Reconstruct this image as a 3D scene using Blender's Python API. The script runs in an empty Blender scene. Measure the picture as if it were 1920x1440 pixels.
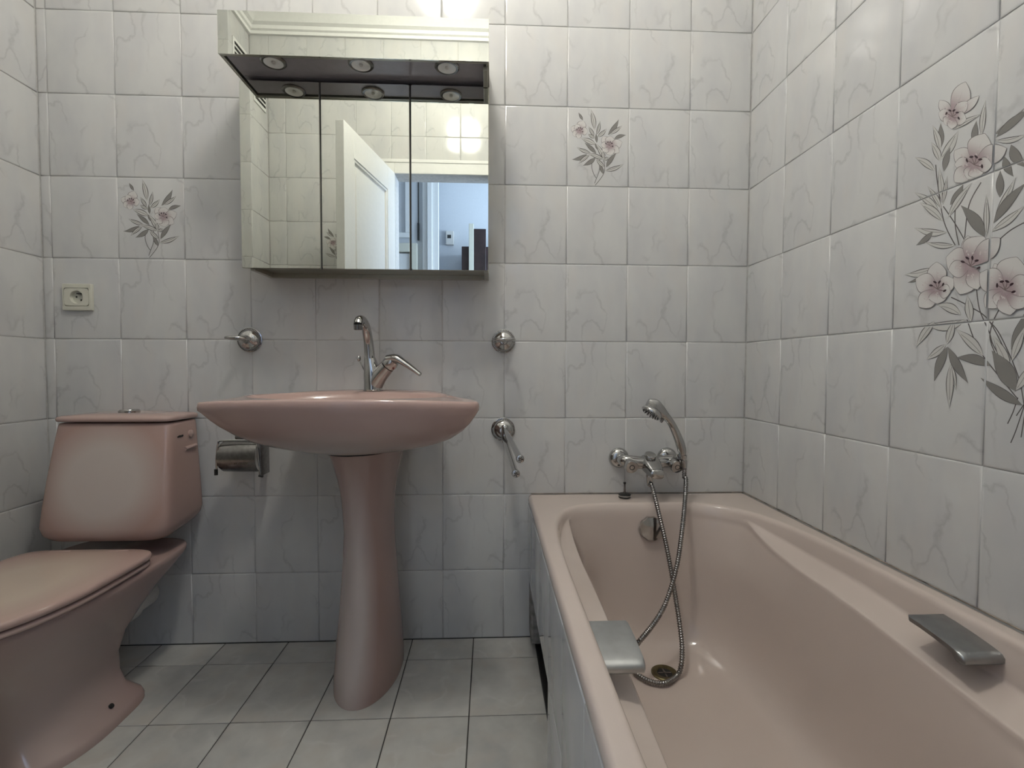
import bpy, bmesh, math, random
from mathutils import Vector, Matrix
random.seed(7)
PI = math.pi
scene = bpy.context.scene
COL = scene.collection

# ------------------------------------------------------------------ camera
F_PX = 924.15
YAW, PITCH, ROLL = math.radians(2.5829), math.radians(-2.0811), math.radians(0.1878)
CAM = Vector((0.15301, -1.59995, 0.89747))
_f = Vector((math.sin(YAW)*math.cos(PITCH), math.cos(YAW)*math.cos(PITCH), math.sin(PITCH)))
_r0 = Vector((math.cos(YAW), -math.sin(YAW), 0)); _u0 = _r0.cross(_f)
_r = _r0*math.cos(ROLL)+_u0*math.sin(ROLL); _u = -_r0*math.sin(ROLL)+_u0*math.cos(ROLL)
cam_d = bpy.data.cameras.new('camera'); cam = bpy.data.objects.new('camera', cam_d); COL.objects.link(cam)
cam_d.sensor_fit = 'HORIZONTAL'; cam_d.sensor_width = 36.0; cam_d.lens = F_PX/1920*36; cam_d.clip_start = 0.005
M = Matrix((( _r.x, _u.x, -_f.x, CAM.x), (_r.y, _u.y, -_f.y, CAM.y), (_r.z, _u.z, -_f.z, CAM.z), (0, 0, 0, 1)))
cam.matrix_world = M
scene.camera = cam

# ------------------------------------------------------------------ world, lights, exposure
world = bpy.data.worlds.new('world'); scene.world = world; world.use_nodes = True
bg = world.node_tree.nodes['Background']; bg.inputs[0].default_value = (0.45, 0.62, 1.0, 1); bg.inputs[1].default_value = 1.0
LAMP_STRENGTH = 80.0           # ceiling globe
HALL_WATTS = 95.0              # cool fill light set at an added, unseen hall window
scene.view_settings.view_transform = 'Standard'; scene.view_settings.look = 'None'
scene.view_settings.gamma = 1.0; scene.view_settings.use_curve_mapping = False
scene.view_settings.exposure = 0.0
ld = bpy.data.lights.new('hall_fill_light', 'AREA'); ld.shape = 'RECTANGLE'; ld.size = 0.9; ld.size_y = 1.3  # area light added as bluish fill from the hall
ld.energy = HALL_WATTS; ld.color = (0.56, 0.72, 1.0)
lo = bpy.data.objects.new('hall_fill_light', ld); COL.objects.link(lo)
lo.location = (1.58, -2.15, 1.65); lo.rotation_euler = (0, math.radians(90), 0)   # shines towards -X

# room constants (metres)
XL, XR, YB, YR, ZC = -1.2283, 1.0013, 0.0, -1.62, 2.80
ZR0 = 0.9777                    # a horizontal tile joint
ROWS = [0.0] + [ZR0+0.25*k for k in range(-3, 8)] + [ZC]
OPEN_X0, OPEN_X1, OPEN_Z = -0.40, 0.27, 2.01
DUCT_X, DUCT_Y = -1.117, -1.41

def ray(u, v): return _f + _r*((u-960)/F_PX) - _u*((v-720)/F_PX)
def at(u, v, X=None, Y=None, Z=None):
    d = ray(u, v)
    if X is not None: t = (X-CAM.x)/d.x
    elif Y is not None: t = (Y-CAM.y)/d.y
    else: t = (Z-CAM.z)/d.z
    return CAM + d*t

# ------------------------------------------------------------------ object helpers
def tag(o, label=None, cat=None, group=None, kind=None):
    if label: o['label'] = label
    if cat: o['category'] = cat
    if group: o['group'] = group
    if kind: o['kind'] = kind
    return o
def empty(name, loc=(0, 0, 0), rz=0):
    o = bpy.data.objects.new(name, None); COL.objects.link(o); o.location = loc; o.rotation_euler = (0, 0, rz)
    o.empty_display_size = 0.05
    return o
def link(name, me, mat=None, parent=None):
    o = bpy.data.objects.new(name, me); COL.objects.link(o)
    if mat is not None and len(me.materials) == 0: me.materials.append(mat)
    if parent is not None: o.parent = parent
    return o
def mesh(name, V, Fc, smooth=False, angle=None):
    me = bpy.data.meshes.new(name); me.from_pydata([tuple(v) for v in V], [], [tuple(f) for f in Fc]); me.update()
    bm = bmesh.new(); bm.from_mesh(me); bmesh.ops.remove_doubles(bm, verts=bm.verts, dist=1e-6)
    bmesh.ops.recalc_face_normals(bm, faces=bm.faces); bm.to_mesh(me); bm.free()
    if smooth:
        for p in me.polygons: p.use_smooth = True
        if angle: me.set_sharp_from_angle(angle=math.radians(angle))
    return me
class MB:
    """collects shapes for one mesh"""
    def __init__(s): s.V = []; s.F = []
    def add(s, V, Fc):
        n = len(s.V); s.V += [Vector(v) for v in V]; s.F += [tuple(i+n for i in f) for f in Fc]; return s
    def box(s, a, b, bev=0.0, seg=2):
        a = Vector(a); b = Vector(b); bm = bmesh.new(); bmesh.ops.create_cube(bm, size=1.0)
        c = (a+b)/2; d = b-a
        for v in bm.verts: v.co = Vector((v.co.x*d.x, v.co.y*d.y, v.co.z*d.z))+c
        if bev > 0: bmesh.ops.bevel(bm, geom=list(bm.edges), offset=bev, segments=seg, profile=0.5, affect='EDGES')
        return s.bm(bm)
    def bm(s, bm, mat=None):
        bm.verts.index_update()
        V = [(mat @ v.co if mat else v.co.copy()) for v in bm.verts]; Fc = [[v.index for v in f.verts] for f in bm.faces]
        bm.free(); return s.add(V, Fc)
    def loft(s, loops, cap0=True, cap1=True, closed=True):
        n = len(loops[0]); V = [p for l in loops for p in l]; Fc = []
        for k in range(len(loops)-1):
            for i in range(n if closed else n-1):
                j = (i+1) % n; Fc.append((k*n+i, k*n+j, (k+1)*n+j, (k+1)*n+i))
        if cap0: Fc.append(tuple(range(n))[::-1])
        if cap1: Fc.append(tuple(range((len(loops)-1)*n, len(loops)*n)))
        return s.add(V, Fc)
    def tube(s, pts, rad, seg=14, caps=True, flat=None):
        pts = [Vector(p) for p in pts]; n = len(pts)
        if not hasattr(rad, '__len__'): rad = [rad]*n
        T = [(pts[min(i+1, n-1)]-pts[max(i-1, 0)]).normalized() for i in range(n)]
        ref = Vector((0, 0, 1)) if abs(T[0].z) < 0.9 else Vector((0, 1, 0))
        N = (ref - T[0]*ref.dot(T[0])).normalized(); loops = []
        for i in range(n):
            N = (N - T[i]*N.dot(T[i])).normalized(); B = T[i].cross(N)
            kx = 1.0; ky = 1.0
            if flat: kx, ky = flat[i]
            loops.append([pts[i]+N*(rad[i]*kx*math.cos(2*PI*k/seg))+B*(rad[i]*ky*math.sin(2*PI*k/seg)) for k in range(seg)])
        return s.loft(loops, caps, caps)
    def lathe(s, prof, origin, axis=(0, 0, 1), seg=28, caps=True):
        """prof: list of (radius, height along axis)"""
        ax = Vector(axis).normalized(); ref = Vector((1, 0, 0)) if abs(ax.x) < 0.9 else Vector((0, 0, 1))
        a = (ref-ax*ref.dot(ax)).normalized(); b = ax.cross(a); o = Vector(origin)
        loops = [[o+ax*h+a*(max(r, 1e-5)*math.cos(2*PI*k/seg))+b*(max(r, 1e-5)*math.sin(2*PI*k/seg)) for k in range(seg)] for r, h in prof]
        return s.loft(loops, caps, caps)
    def ball(s, c, r, sub=2, sc=(1, 1, 1)):
        bm = bmesh.new(); bmesh.ops.create_icosphere(bm, subdivisions=sub, radius=r)
        for v in bm.verts: v.co = Vector((v.co.x*sc[0], v.co.y*sc[1], v.co.z*sc[2]))+Vector(c)
        return s.bm(bm)
    def build(s, name, mat, parent=None, smooth=True, angle=40, origin=None):
        V = s.V
        if origin is None and parent is not None and parent.type == 'EMPTY': origin = Vector((0, 0, 0))
        me = mesh(name, V, s.F, smooth, angle)
        o = link(name, me, mat, parent)
        return o
def spline(P, n=8):
    P = [Vector(p) for p in P]; out = []
    for i in range(len(P)-1):
        p0 = P[max(i-1, 0)]; p1 = P[i]; p2 = P[i+1]; p3 = P[min(i+2, len(P)-1)]
        for k in range(n):
            t = k/n
            out.append(0.5*((2*p1)+(p2-p0)*t+(2*p0-5*p1+4*p2-p3)*t*t+(-p0+3*p1-3*p2+p3)*t**3))
    out.append(P[-1]); return out
def spl(L, n=8): return [v.x for v in spline([Vector((a, 0, 0)) for a in L], n)]
def spow(a, e): return math.copysign(abs(a)**e, a)

# ------------------------------------------------------------------ materials
def newmat(name):
    m = bpy.data.materials.new(name); m.use_nodes = True; nt = m.node_tree
    b = nt.nodes['Principled BSDF']; return m, nt, b
def setp(b, color=None, rough=None, metal=None, spec=None, coat=None):
    if color: b.inputs['Base Color'].default_value = (*color, 1)
    if rough is not None: b.inputs['Roughness'].default_value = rough
    if metal is not None: b.inputs['Metallic'].default_value = metal
    if spec is not None: b.inputs['Specular IOR Level'].default_value = spec
    if coat is not None: b.inputs['Coat Weight'].default_value = coat; b.inputs['Coat Roughness'].default_value = 0.05
def nd(nt, t, **kw):
    n = nt.nodes.new(t)
    for k, v in kw.items(): setattr(n, k, v)
    return n
def ramp(nt, pts, src):
    r = nd(nt, 'ShaderNodeValToRGB'); e = r.color_ramp.elements
    while len(e) < len(pts): e.new(0.5)
    for i, (p, c) in enumerate(pts):
        e[i].position = p; e[i].color = (*c, 1) if hasattr(c, '__len__') else (c, c, c, 1)
    nt.links.new(src, r.inputs[0]); return r.outputs[0]
def math_(nt, op, a, b=None):
    n = nd(nt, 'ShaderNodeMath', operation=op)
    for i, x in enumerate((a, b)):
        if x is None: continue
        if isinstance(x, (int, float)): n.inputs[i].default_value = x
        else: nt.links.new(x, n.inputs[i])
    return n.outputs[0]
def mixc(nt, fac, a, b, mode='MIX'):
    n = nd(nt, 'ShaderNodeMix', data_type='RGBA', blend_type=mode)
    for s, x in ((n.inputs[0], fac), (n.inputs[6], a), (n.inputs[7], b)):
        if isinstance(x, (int, float)): s.default_value = x
        elif isinstance(x, tuple): s.default_value = (*x, 1)
        else: nt.links.new(x, s)
    return n.outputs[2]
def noise(nt, vec, w, scale, detail=3.0, rough=0.5, dist=0.0):
    n = nd(nt, 'ShaderNodeTexNoise', noise_dimensions='4D')
    n.inputs['Scale'].default_value = scale; n.inputs['Detail'].default_value = detail
    n.inputs['Roughness'].default_value = rough; n.inputs['Distortion'].default_value = dist
    nt.links.new(vec, n.inputs['Vector']); 
    if w is not None: nt.links.new(w, n.inputs['W'])
    return n.outputs[0]
def simple(name, color, rough=0.5, metal=0.0, grain=0.04, scale=60.0, bump=0.0, **kw):
    """plain material with a little procedural tone variation"""
    m, nt, b = newmat(name); setp(b, color, rough, metal, **kw)
    tc = nd(nt, 'ShaderNodeTexCoord'); n = noise(nt, tc.outputs['Object'], None, scale)
    lo_ = tuple(max(0, c*(1-grain)) for c in color); hi = tuple(min(1, c*(1+grain)) for c in color)
    nt.links.new(ramp(nt, [(0.3, lo_), (0.7, hi)], n), b.inputs['Base Color'])
    if bump:
        bp = nd(nt, 'ShaderNodeBump'); bp.inputs['Strength'].default_value = bump; bp.inputs['Distance'].default_value = 0.002
        nt.links.new(n, bp.inputs['Height']); nt.links.new(bp.outputs[0], b.inputs['Normal'])
    return m
def marble(name, light, dark, vein, rough, variants=6, vs=11.0, vein_amt=0.42, cs=10.0, warm=None, stretch=(1, 1, 0.5)):
    m, nt, b = newmat(name); setp(b, light, rough)
    tc = nd(nt, 'ShaderNodeTexCoord'); oi = nd(nt, 'ShaderNodeObjectInfo')
    w = math_(nt, 'MULTIPLY', math_(nt, 'FLOOR', math_(nt, 'MULTIPLY', oi.outputs['Random'], variants)), 7.31)
    mp = nd(nt, 'ShaderNodeMapping'); mp.inputs['Scale'].default_value = stretch; nt.links.new(tc.outputs['Object'], mp.inputs[0])
    v = mp.outputs[0]
    cl = ramp(nt, [(0.35, dark), (0.62, light)], noise(nt, v, w, cs, 3.0, 0.55))
    if warm:
        wm = ramp(nt, [(0.5, 0.0), (0.7, 1.0)], noise(nt, v, math_(nt, 'ADD', w, 3.3), cs*1.3, 2.0))
        cl = mixc(nt, math_(nt, 'MULTIPLY', wm, 0.6), cl, warm)
    wn = nd(nt, 'ShaderNodeTexNoise', noise_dimensions='4D'); wn.inputs['Scale'].default_value = 48.0; wn.inputs['Detail'].default_value = 2.0
    nt.links.new(tc.outputs['Object'], wn.inputs['Vector']); nt.links.new(w, wn.inputs['W'])
    sb = nd(nt, 'ShaderNodeVectorMath', operation='SUBTRACT'); nt.links.new(wn.outputs['Color'], sb.inputs[0]); sb.inputs[1].default_value = (0.5, 0.5, 0.5)
    sc_ = nd(nt, 'ShaderNodeVectorMath', operation='SCALE'); nt.links.new(sb.outputs[0], sc_.inputs[0]); sc_.inputs['Scale'].default_value = 0.022
    ad = nd(nt, 'ShaderNodeVectorMath', operation='ADD'); nt.links.new(v, ad.inputs[0]); nt.links.new(sc_.outputs[0], ad.inputs[1])
    n1 = noise(nt, ad.outputs[0], math_(nt, 'ADD', w, 11.0), vs, 1.2, 0.5, 0.0)
    rid = math_(nt, 'ABSOLUTE', math_(nt, 'SUBTRACT', n1, 0.5))
    line = ramp(nt, [(0.0, 1.0), (0.006, 0.65), (0.024, 0.0)], rid)
    msk = ramp(nt, [(0.45, 0.0), (0.58, 1.0)], noise(nt, v, math_(nt, 'ADD', w, 23.0), 15.0, 1.0))
    fac = math_(nt, 'MULTIPLY', math_(nt, 'MULTIPLY', line, msk), vein_amt)
    nt.links.new(mixc(nt, fac, cl, vein), b.inputs['Base Color'])
    bp = nd(nt, 'ShaderNodeBump'); bp.inputs['Strength'].default_value = 0.07; bp.inputs['Distance'].default_value = 0.002
    nt.links.new(noise(nt, tc.outputs['Object'], w, 22.0, 3.0), bp.inputs['Height']); nt.links.new(bp.outputs[0], b.inputs['Normal'])
    return m
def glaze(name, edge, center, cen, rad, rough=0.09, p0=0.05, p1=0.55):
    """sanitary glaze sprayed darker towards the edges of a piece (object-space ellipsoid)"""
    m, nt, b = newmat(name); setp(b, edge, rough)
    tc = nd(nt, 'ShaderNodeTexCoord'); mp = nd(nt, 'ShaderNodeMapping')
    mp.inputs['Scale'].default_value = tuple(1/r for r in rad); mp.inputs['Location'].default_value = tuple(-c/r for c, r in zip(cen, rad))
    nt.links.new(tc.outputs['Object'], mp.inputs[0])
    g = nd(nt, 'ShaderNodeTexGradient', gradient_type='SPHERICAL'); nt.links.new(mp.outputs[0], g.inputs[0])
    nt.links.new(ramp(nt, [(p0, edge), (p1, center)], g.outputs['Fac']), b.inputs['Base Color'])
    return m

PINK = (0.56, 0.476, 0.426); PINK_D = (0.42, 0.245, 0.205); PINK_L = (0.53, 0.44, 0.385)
M_TILE = marble('marbled_wall_tile', (0.605, 0.603, 0.587), (0.545, 0.545, 0.545), (0.34, 0.335, 0.335), 0.13, warm=(0.60, 0.578, 0.55))
M_FLOOR = marble('marbled_floor_tile', (0.50, 0.49, 0.455), (0.40, 0.395, 0.375), (0.56, 0.55, 0.52), 0.28, variants=9, vs=6.0, vein_amt=0.5, cs=11.0,
                 warm=(0.46, 0.42, 0.37), stretch=(1, 1, 1))
M_GROUT = simple('grout_light', (0.56, 0.55, 0.53), 0.9, grain=0.12)
M_GROUT_F = simple('grout_floor_dark', (0.05, 0.047, 0.043), 0.9, grain=0.2)
M_WHITE = simple('white_paint', (0.74, 0.74, 0.72), 0.45, grain=0.02)
M_CEIL = simple('ceiling_plaster', (0.80, 0.80, 0.78), 0.9, grain=0.02)
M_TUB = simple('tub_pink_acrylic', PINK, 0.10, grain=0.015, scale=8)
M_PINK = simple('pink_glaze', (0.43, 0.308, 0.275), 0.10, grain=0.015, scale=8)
M_CHROME = simple('chrome', (0.47, 0.465, 0.455), 0.09, 1.0, grain=0.03)
M_CHROME_D = simple('aged_chrome', (0.24, 0.232, 0.225), 0.22, 1.0, grain=0.18, scale=90)
M_STEEL = simple('brushed_steel', (0.50, 0.51, 0.51), 0.30, 1.0, grain=0.08, scale=40)
M_STEEL_D = simple('brushed_steel_dark', (0.34, 0.35, 0.355), 0.34, 1.0, grain=0.10, scale=40)
M_BLACK = simple('black_gap', (0.012, 0.011, 0.010), 0.7)
M_RUBBER = simple('black_rubber', (0.02, 0.02, 0.018), 0.45)
M_CREAM = simple('cream_plastic', (0.60, 0.59, 0.50), 0.35, grain=0.015)
M_PVC = simple('white_plastic', (0.62, 0.60, 0.56), 0.4, grain=0.03)
M_MORTAR = simple('rough_mortar', (0.22, 0.21, 0.195), 0.95, grain=0.45, scale=45, bump=0.6)
M_SEAL = simple('dirty_sealant', (0.27, 0.215, 0.17), 0.7, grain=0.7, scale=35)
M_ALU = simple('cabinet_aluminium', (0.44, 0.43, 0.37), 0.30, 0.85, grain=0.04)
M_ALU_D = simple('canopy_underside', (0.36, 0.335, 0.36), 0.22, 0.25, grain=0.04)
M_BRASS = simple('tarnished_brass', (0.14, 0.115, 0.06), 0.42, 0.9, grain=0.3, scale=70)
M_DWOOD = simple('dark_wood', (0.030, 0.016, 0.016), 0.4, grain=0.4, scale=20)
M_HALLWALL = simple('hall_wall_paint', (0.60, 0.62, 0.64), 0.8, grain=0.02)
M_HALLFLOOR = simple('hall_floor_wood', (0.30, 0.20, 0.12), 0.4, grain=0.2, scale=12)
m, nt, b = newmat('mirror_glass'); setp(b, (0.79, 0.81, 0.745), 0.004, 1.0); M_MIRROR = m
m, nt, b = newmat('lamp_globe'); setp(b, (0.9, 0.9, 0.88), 0.3); b.inputs['Emission Color'].default_value = (1.0, 0.97, 0.90, 1)
b.inputs['Emission Strength'].default_value = LAMP_STRENGTH; M_GLOBE = m
m, nt, b = newmat('window_glass'); setp(b, (0.9, 0.95, 1), 0.02); b.inputs['Transmission Weight'].default_value = 1.0; M_GLASS = m
m, nt, b = newmat('spot_reflector'); setp(b, (0.88, 0.88, 0.86), 0.25, 0.1); M_REFL = m
m, nt, b = newmat('printed_glaze'); setp(b, (0.5, 0.5, 0.5), 0.14)
va = nd(nt, 'ShaderNodeVertexColor'); va.layer_name = 'Col'; nt.links.new(va.outputs[0], b.inputs['Base Color']); M_PRINT = m

# ------------------------------------------------------------------ tiles
_tile_cache = {}
def tile_mesh(w, h, mat, gap=0.0013, soft=0.8, thick=0.006):
    """a tile standing in local XZ, glazed face at y=0 looking to -Y, softly rounded edges"""
    key = (round(w, 4), round(h, 4), mat.name)
    if key in _tile_cache: return _tile_cache[key]
    a, c = (w-gap)/2, (h-gap)/2; L = []
    for ins, y in ((0, thick), (0, 0.0016*soft), (0.0016*soft, 0.0005*soft), (0.006*soft, 0.0)):
        x, z = max(a-ins, 0.001), max(c-ins, 0.001); L.append([(-x, y, -z), (x, y, -z), (x, y, z), (-x, y, z)])
    mb = MB().loft(L, True, True); me = mesh('tile', mb.V, mb.F, True, 60); me.materials.append(mat)
    _tile_cache[key] = me; return me
def lay(parent, org, rot, us, vs, mat, skip=None, horizontal=False, soft=0.8, gap=0.0013):
    """tiles between joint coordinates us (along the wall) and vs (up); org maps (u,v) to world"""
    out = {}
    for i in range(len(us)-1):
        for j in range(len(vs)-1):
            u0, u1, v0, v1 = us[i], us[i+1], vs[j], vs[j+1]
            if skip and skip(u0, u1, v0, v1): continue
            o = bpy.data.objects.new('tile', tile_mesh(u1-u0, v1-v0, mat, gap, soft)); COL.objects.link(o); o.parent = parent
            o.location = org((u0+u1)/2, (v0+v1)/2); o.rotation_euler = rot; out[(i, j)] = o
    return out
def slab(name, a, b, mat, kind='structure', parent=None, bev=0.0):
    o = MB().box(a, b, bev).build(name, mat, parent, smooth=False)
    if kind: o['kind'] = kind
    return o
# back wall
wall_back = slab('wall_back', (XL-0.10, 0.0022, 0), (XR+0.10, 0.12, ZC), M_GROUT)
wall_back['label'] = 'white marbled tile wall behind the basin and the mirror cabinet'
us_b = [XL+0.0005] + [-1.2+0.2*k for k in range(0, 11)] + [XR]
us_b = [XL] + [round(-1.2+0.2*k, 4) for k in range(0, 11)] + [XR-0.0005]
T_back = lay(wall_back, lambda u, v: (u, 0, v), (0, 0, 0), us_b, ROWS, M_TILE)
# right wall
wall_right = slab('wall_right', (XR+0.0022, YR-0.12, 0), (XR+0.12, 0.0022, ZC), M_GROUT)
wall_right['label'] = 'white marbled tile wall beside the bathtub with a large lily bouquet'
us_r = [YR] + [-0.1932-0.2*k for k in range(7, -1, -1)] + [0.0]
us_r = [y for y in us_r if y > YR+0.005 or y == YR]
T_right = lay(wall_right, lambda u, v: (XR, u, v), (0, 0, -PI/2), us_r, ROWS, M_TILE)
# left wall
wall_left = slab('wall_left', (XL-0.12, YR-0.12, 0), (XL-0.0022, 0.0022, ZC), M_GROUT)
wall_left['label'] = 'white marbled tile wall beside the toilet'
us_l = [DUCT_Y] + [-0.2*k for k in range(7, -1, -1)]
T_left = lay(wall_left, lambda u, v: (XL, u, v), (0, 0, PI/2), us_l, ROWS, M_TILE)
# rear wall (seen in the mirrors) with the doorway
wall_rear = empty('wall_rear'); tag(wall_rear, 'white marbled tile wall with the doorway, seen in the mirrors', kind='structure')
for a_, b_ in (((DUCT_X-0.1, YR-0.12, 0), (OPEN_X0, YR-0.0022, ZC)), ((OPEN_X1, YR-0.12, 0), (XR+0.1, YR-0.0022, ZC)),
               ((OPEN_X0, YR-0.12, OPEN_Z), (OPEN_X1, YR-0.0022, ZC))):
    slab('wall_panel', a_, b_, M_GROUT, None, wall_rear)
us_x2 = [DUCT_X] + [round(-1.02+0.2*k, 4) for k in range(0, 11)] + [XR-0.0005]; ro2 = ROWS
OX0, OX1, OZ = OPEN_X0-0.0705, OPEN_X1+0.0705, OPEN_Z+0.0705
T_rear = lay(wall_rear, lambda u, v: (u, YR, v), (0, 0, PI), us_x2, ro2, M_TILE, lambda u0, u1, v0, v1: u1 > OX0 and u0 < OX1 and v0 < OZ)
for k in range(len(us_x2)-1):
    for l in range(len(ro2)-1):
        u0, u1, v0, v1 = us_x2[k], us_x2[k+1], ro2[l], ro2[l+1]
        if not (u1 > OX0 and u0 < OX1 and v0 < OZ): continue
        cuts = []
        if v1 > OZ+0.01: cuts.append((u0, u1, OZ, v1))
        if u0 < OX0-0.005: cuts.append((u0, OX0, v0, min(v1, OZ)))
        if u1 > OX1+0.005: cuts.append((OX1, u1, v0, min(v1, OZ)))
        for c in cuts: lay(wall_rear, lambda u, v: (u, YR, v), (0, 0, PI), [c[0], c[1]], [c[2], c[3]], M_TILE)
# boxed duct in the rear corner
wall_duct = slab('wall_duct', (XL-0.0022, YR-0.002, 0), (DUCT_X-0.0022, DUCT_Y-0.0022, ZC), M_GROUT)
wall_duct['label'] = 'narrow tiled duct casing in the rear corner, seen in the mirrors'
lay(wall_duct, lambda u, v: (u, DUCT_Y, v), (0, 0, PI), [XL, DUCT_X], ROWS, M_TILE)
lay(wall_duct, lambda u, v: (DUCT_X, u, v), (0, 0, PI/2), [YR, DUCT_Y], ROWS, M_TILE)
# floor
floor = slab('floor', (XL-0.1, YR-0.12, -0.10), (XR+0.1, 0.10, -0.0022), M_GROUT_F)
floor['label'] = 'pale marbled floor tiles with thin dark joints'
us_f = [XL] + [-0.8975+0.1997*k for k in range(-1, 6)] + [0.302]
us_f = [XL] + [u for u in us_f[1:] if u > XL+0.01]
vs_f = [YR] + [-0.1142-0.2488*k for k in range(6, -1, -1)] + [0.0]
vs_f = [YR] + [v for v in vs_f[1:] if v > YR+0.01]
lay(floor, lambda u, v: (u, v, 0), (-PI/2, 0, 0), us_f, vs_f, M_FLOOR, gap=0.0030, soft=0.5)
# ceiling and cornice
ceiling = slab('ceiling', (XL-0.12, YR-0.12, ZC), (XR+0.12, 0.12, ZC+0.1), M_CEIL)
ceiling['label'] = 'plain white ceiling'
def cornice():
    prof = [(0.0, 2.635), (0.014, 2.635), (0.016, 2.65), (0.026, 2.655), (0.028, 2.672), (0.045, 2.68), (0.058, 2.70), (0.085, 2.725), (0.105, 2.735),
            (0.108, 2.752), (0.122, 2.757), (0.124, 2.775), (0.140, 2.782), (0.142, ZC), (0.0, ZC)]
    poly = [(XR, 0, -1, -1), (XL, 0, 1, -1), (XL, DUCT_Y, 1, 1), (DUCT_X, DUCT_Y, 1, 1), (DUCT_X, YR, 1, 1), (XR, YR, -1, 1)]
    loops = [[(x+sx*d, y+sy*d, z) for x, y, sx, sy in poly] for d, z in prof]
    o = MB().loft(loops, False, False).build('trim_1', M_CEIL, None, True, 25)
    tag(o, 'white moulded plaster cornice under the ceiling, seen in the canopy mirror', kind='structure')
cornice()

# ------------------------------------------------------------------ door, architrave, hall (seen in the mirrors)
def door():
    H = Vector((-0.396, -1.598, 0.008)); E = Vector((-0.508, -0.985, 0.008)); W = (E-H).length; ang = math.atan2(E.y-H.y, E.x-H.x)
    d = empty('door_1', H, ang); tag(d, 'white panelled door standing open into the room, seen in the mirror', kind='structure')
    T = 0.040; Ht = 2.0
    st = 0.105
    for nm, a, b_ in (('stile', (0, 0, 0), (st, T, Ht)), ('stile', (W-st, 0, 0), (W, T, Ht)), ('rail', (st, 0, Ht-0.13), (W-st, T, Ht)),
                      ('rail', (st, 0, 0), (W-st, T, 0.2)), ('rail', (st, 0, 0.92), (W-st, T, 1.04))):
        MB().box(a, b_, 0.0015).build(nm, M_WHITE, d, False)
    for z0, z1 in ((0.2, 0.92), (1.04, Ht-0.13)):
        p = MB()
        L = []
        for ins, y in ((0.0, 0.004), (0.012, 0.004), (0.016, 0.012), (0.03, 0.012), (0.034, 0.007), (0.05, 0.007)):
            L.append([(st+ins, y, z0+ins), (W-st-ins, y, z0+ins), (W-st-ins, y, z1-ins), (st+ins, y, z1-ins)])
        p.loft(L, False, True); L2 = [[(x, T-y, z) for x, y, z in l] for l in L]; p.loft(L2, False, True)
        p.build('panel', M_WHITE, d, False)
    h = MB(); h.lathe([(0.026, 0), (0.026, 0.008), (0.010, 0.012), (0.010, 0.045)], (W-0.055, 0, 1.0), (0, -1, 0), 18)
    h.tube([(W-0.055, -0.045, 1.0), (W-0.16, -0.045, 1.0)], 0.009, 10); h.build('door_handle', M_CHROME, d)
door()
tr = empty('trim_2'); tag(tr, 'white architrave around the doorway, seen in the mirror', kind='structure')
for a_, b_ in (((OPEN_X0-0.07, YR-0.002, 0), (OPEN_X0, YR+0.012, OPEN_Z+0.07)), ((OPEN_X1, YR-0.002, 0), (OPEN_X1+0.07, YR+0.012, OPEN_Z+0.07)),
               ((OPEN_X0, YR-0.002, OPEN_Z), (OPEN_X1, YR+0.012, OPEN_Z+0.07))):
    MB().box(a_, b_, 0.003).build('casing', M_WHITE, tr, False)
MB().box((OPEN_X0-0.08, YR-0.002, OPEN_Z+0.062), (OPEN_X1+0.08, YR+0.016, OPEN_Z+0.082), 0.003).build('head_bead', M_WHITE, tr, False)
HY0, HY1 = YR-0.12, -2.75
slab('floor_hall', (-1.7, HY1-0.6, -0.10), (1.75, HY0, -0.001), M_HALLFLOOR)['label'] = 'wooden floor of the hall beyond the doorway'
slab('ceiling_hall', (-1.7, HY1-0.6, 2.6), (1.75, HY0, 2.7), M_CEIL)['label'] = 'white ceiling of the hall beyond the doorway'
slab('wall_hall_end', (-1.8, HY1-0.6, 0), (-1.7, HY0, 2.6), M_HALLWALL)['label'] = 'pale hall wall at the closed end'
slab('wall_hall_far', (-1.7, HY1-0.1, 0), (-0.30, HY1, 2.6), M_HALLWALL)['label'] = 'pale hall wall facing the doorway, seen in the mirror'
slab('wall_hall_recess', (-0.40, HY1-0.45, 0), (1.75, HY1-0.35, 2.6), M_HALLWALL)['label'] = 'bluish recessed hall wall with a small grey box, seen in the mirror'
wv = empty('added_window_1', (1.68, -2.15, 1.65)); tag(wv, 'added, unseen hall window holding the cool fill light', kind='structure')  # unseen window, added to give the hall fill light a place
for a_, b_ in (((-0.03, -0.55, -0.75), (0.03, -0.48, 0.75)), ((-0.03, 0.48, -0.75), (0.03, 0.55, 0.75)), ((-0.03, -0.48, -0.75), (0.03, 0.48, -0.68)), ((-0.03, -0.48, 0.68), (0.03, 0.48, 0.75))):
    MB().box(a_, b_, 0.004).build('window_frame', M_WHITE, wv, False)
MB().box((-0.004, -0.48, -0.68), (0.004, 0.48, 0.68)).build('pane', M_GLASS, wv, False)
whs = empty('wall_hall_window'); tag(whs, 'hall wall around the added window', kind='structure')
for a_, b_ in (((1.66, HY1-0.6, 0), (1.75, HY0, 0.9)), ((1.66, HY1-0.6, 2.4), (1.75, HY0, 2.6)), ((1.66, HY1-0.6, 0.9), (1.75, -2.70, 2.4)), ((1.66, -1.60, 0.9), (1.75, HY0+0.0, 2.4))):
    if b_[1] > a_[1]: MB().box(a_, b_).build('wall_panel', M_HALLWALL, whs, False)
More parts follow.
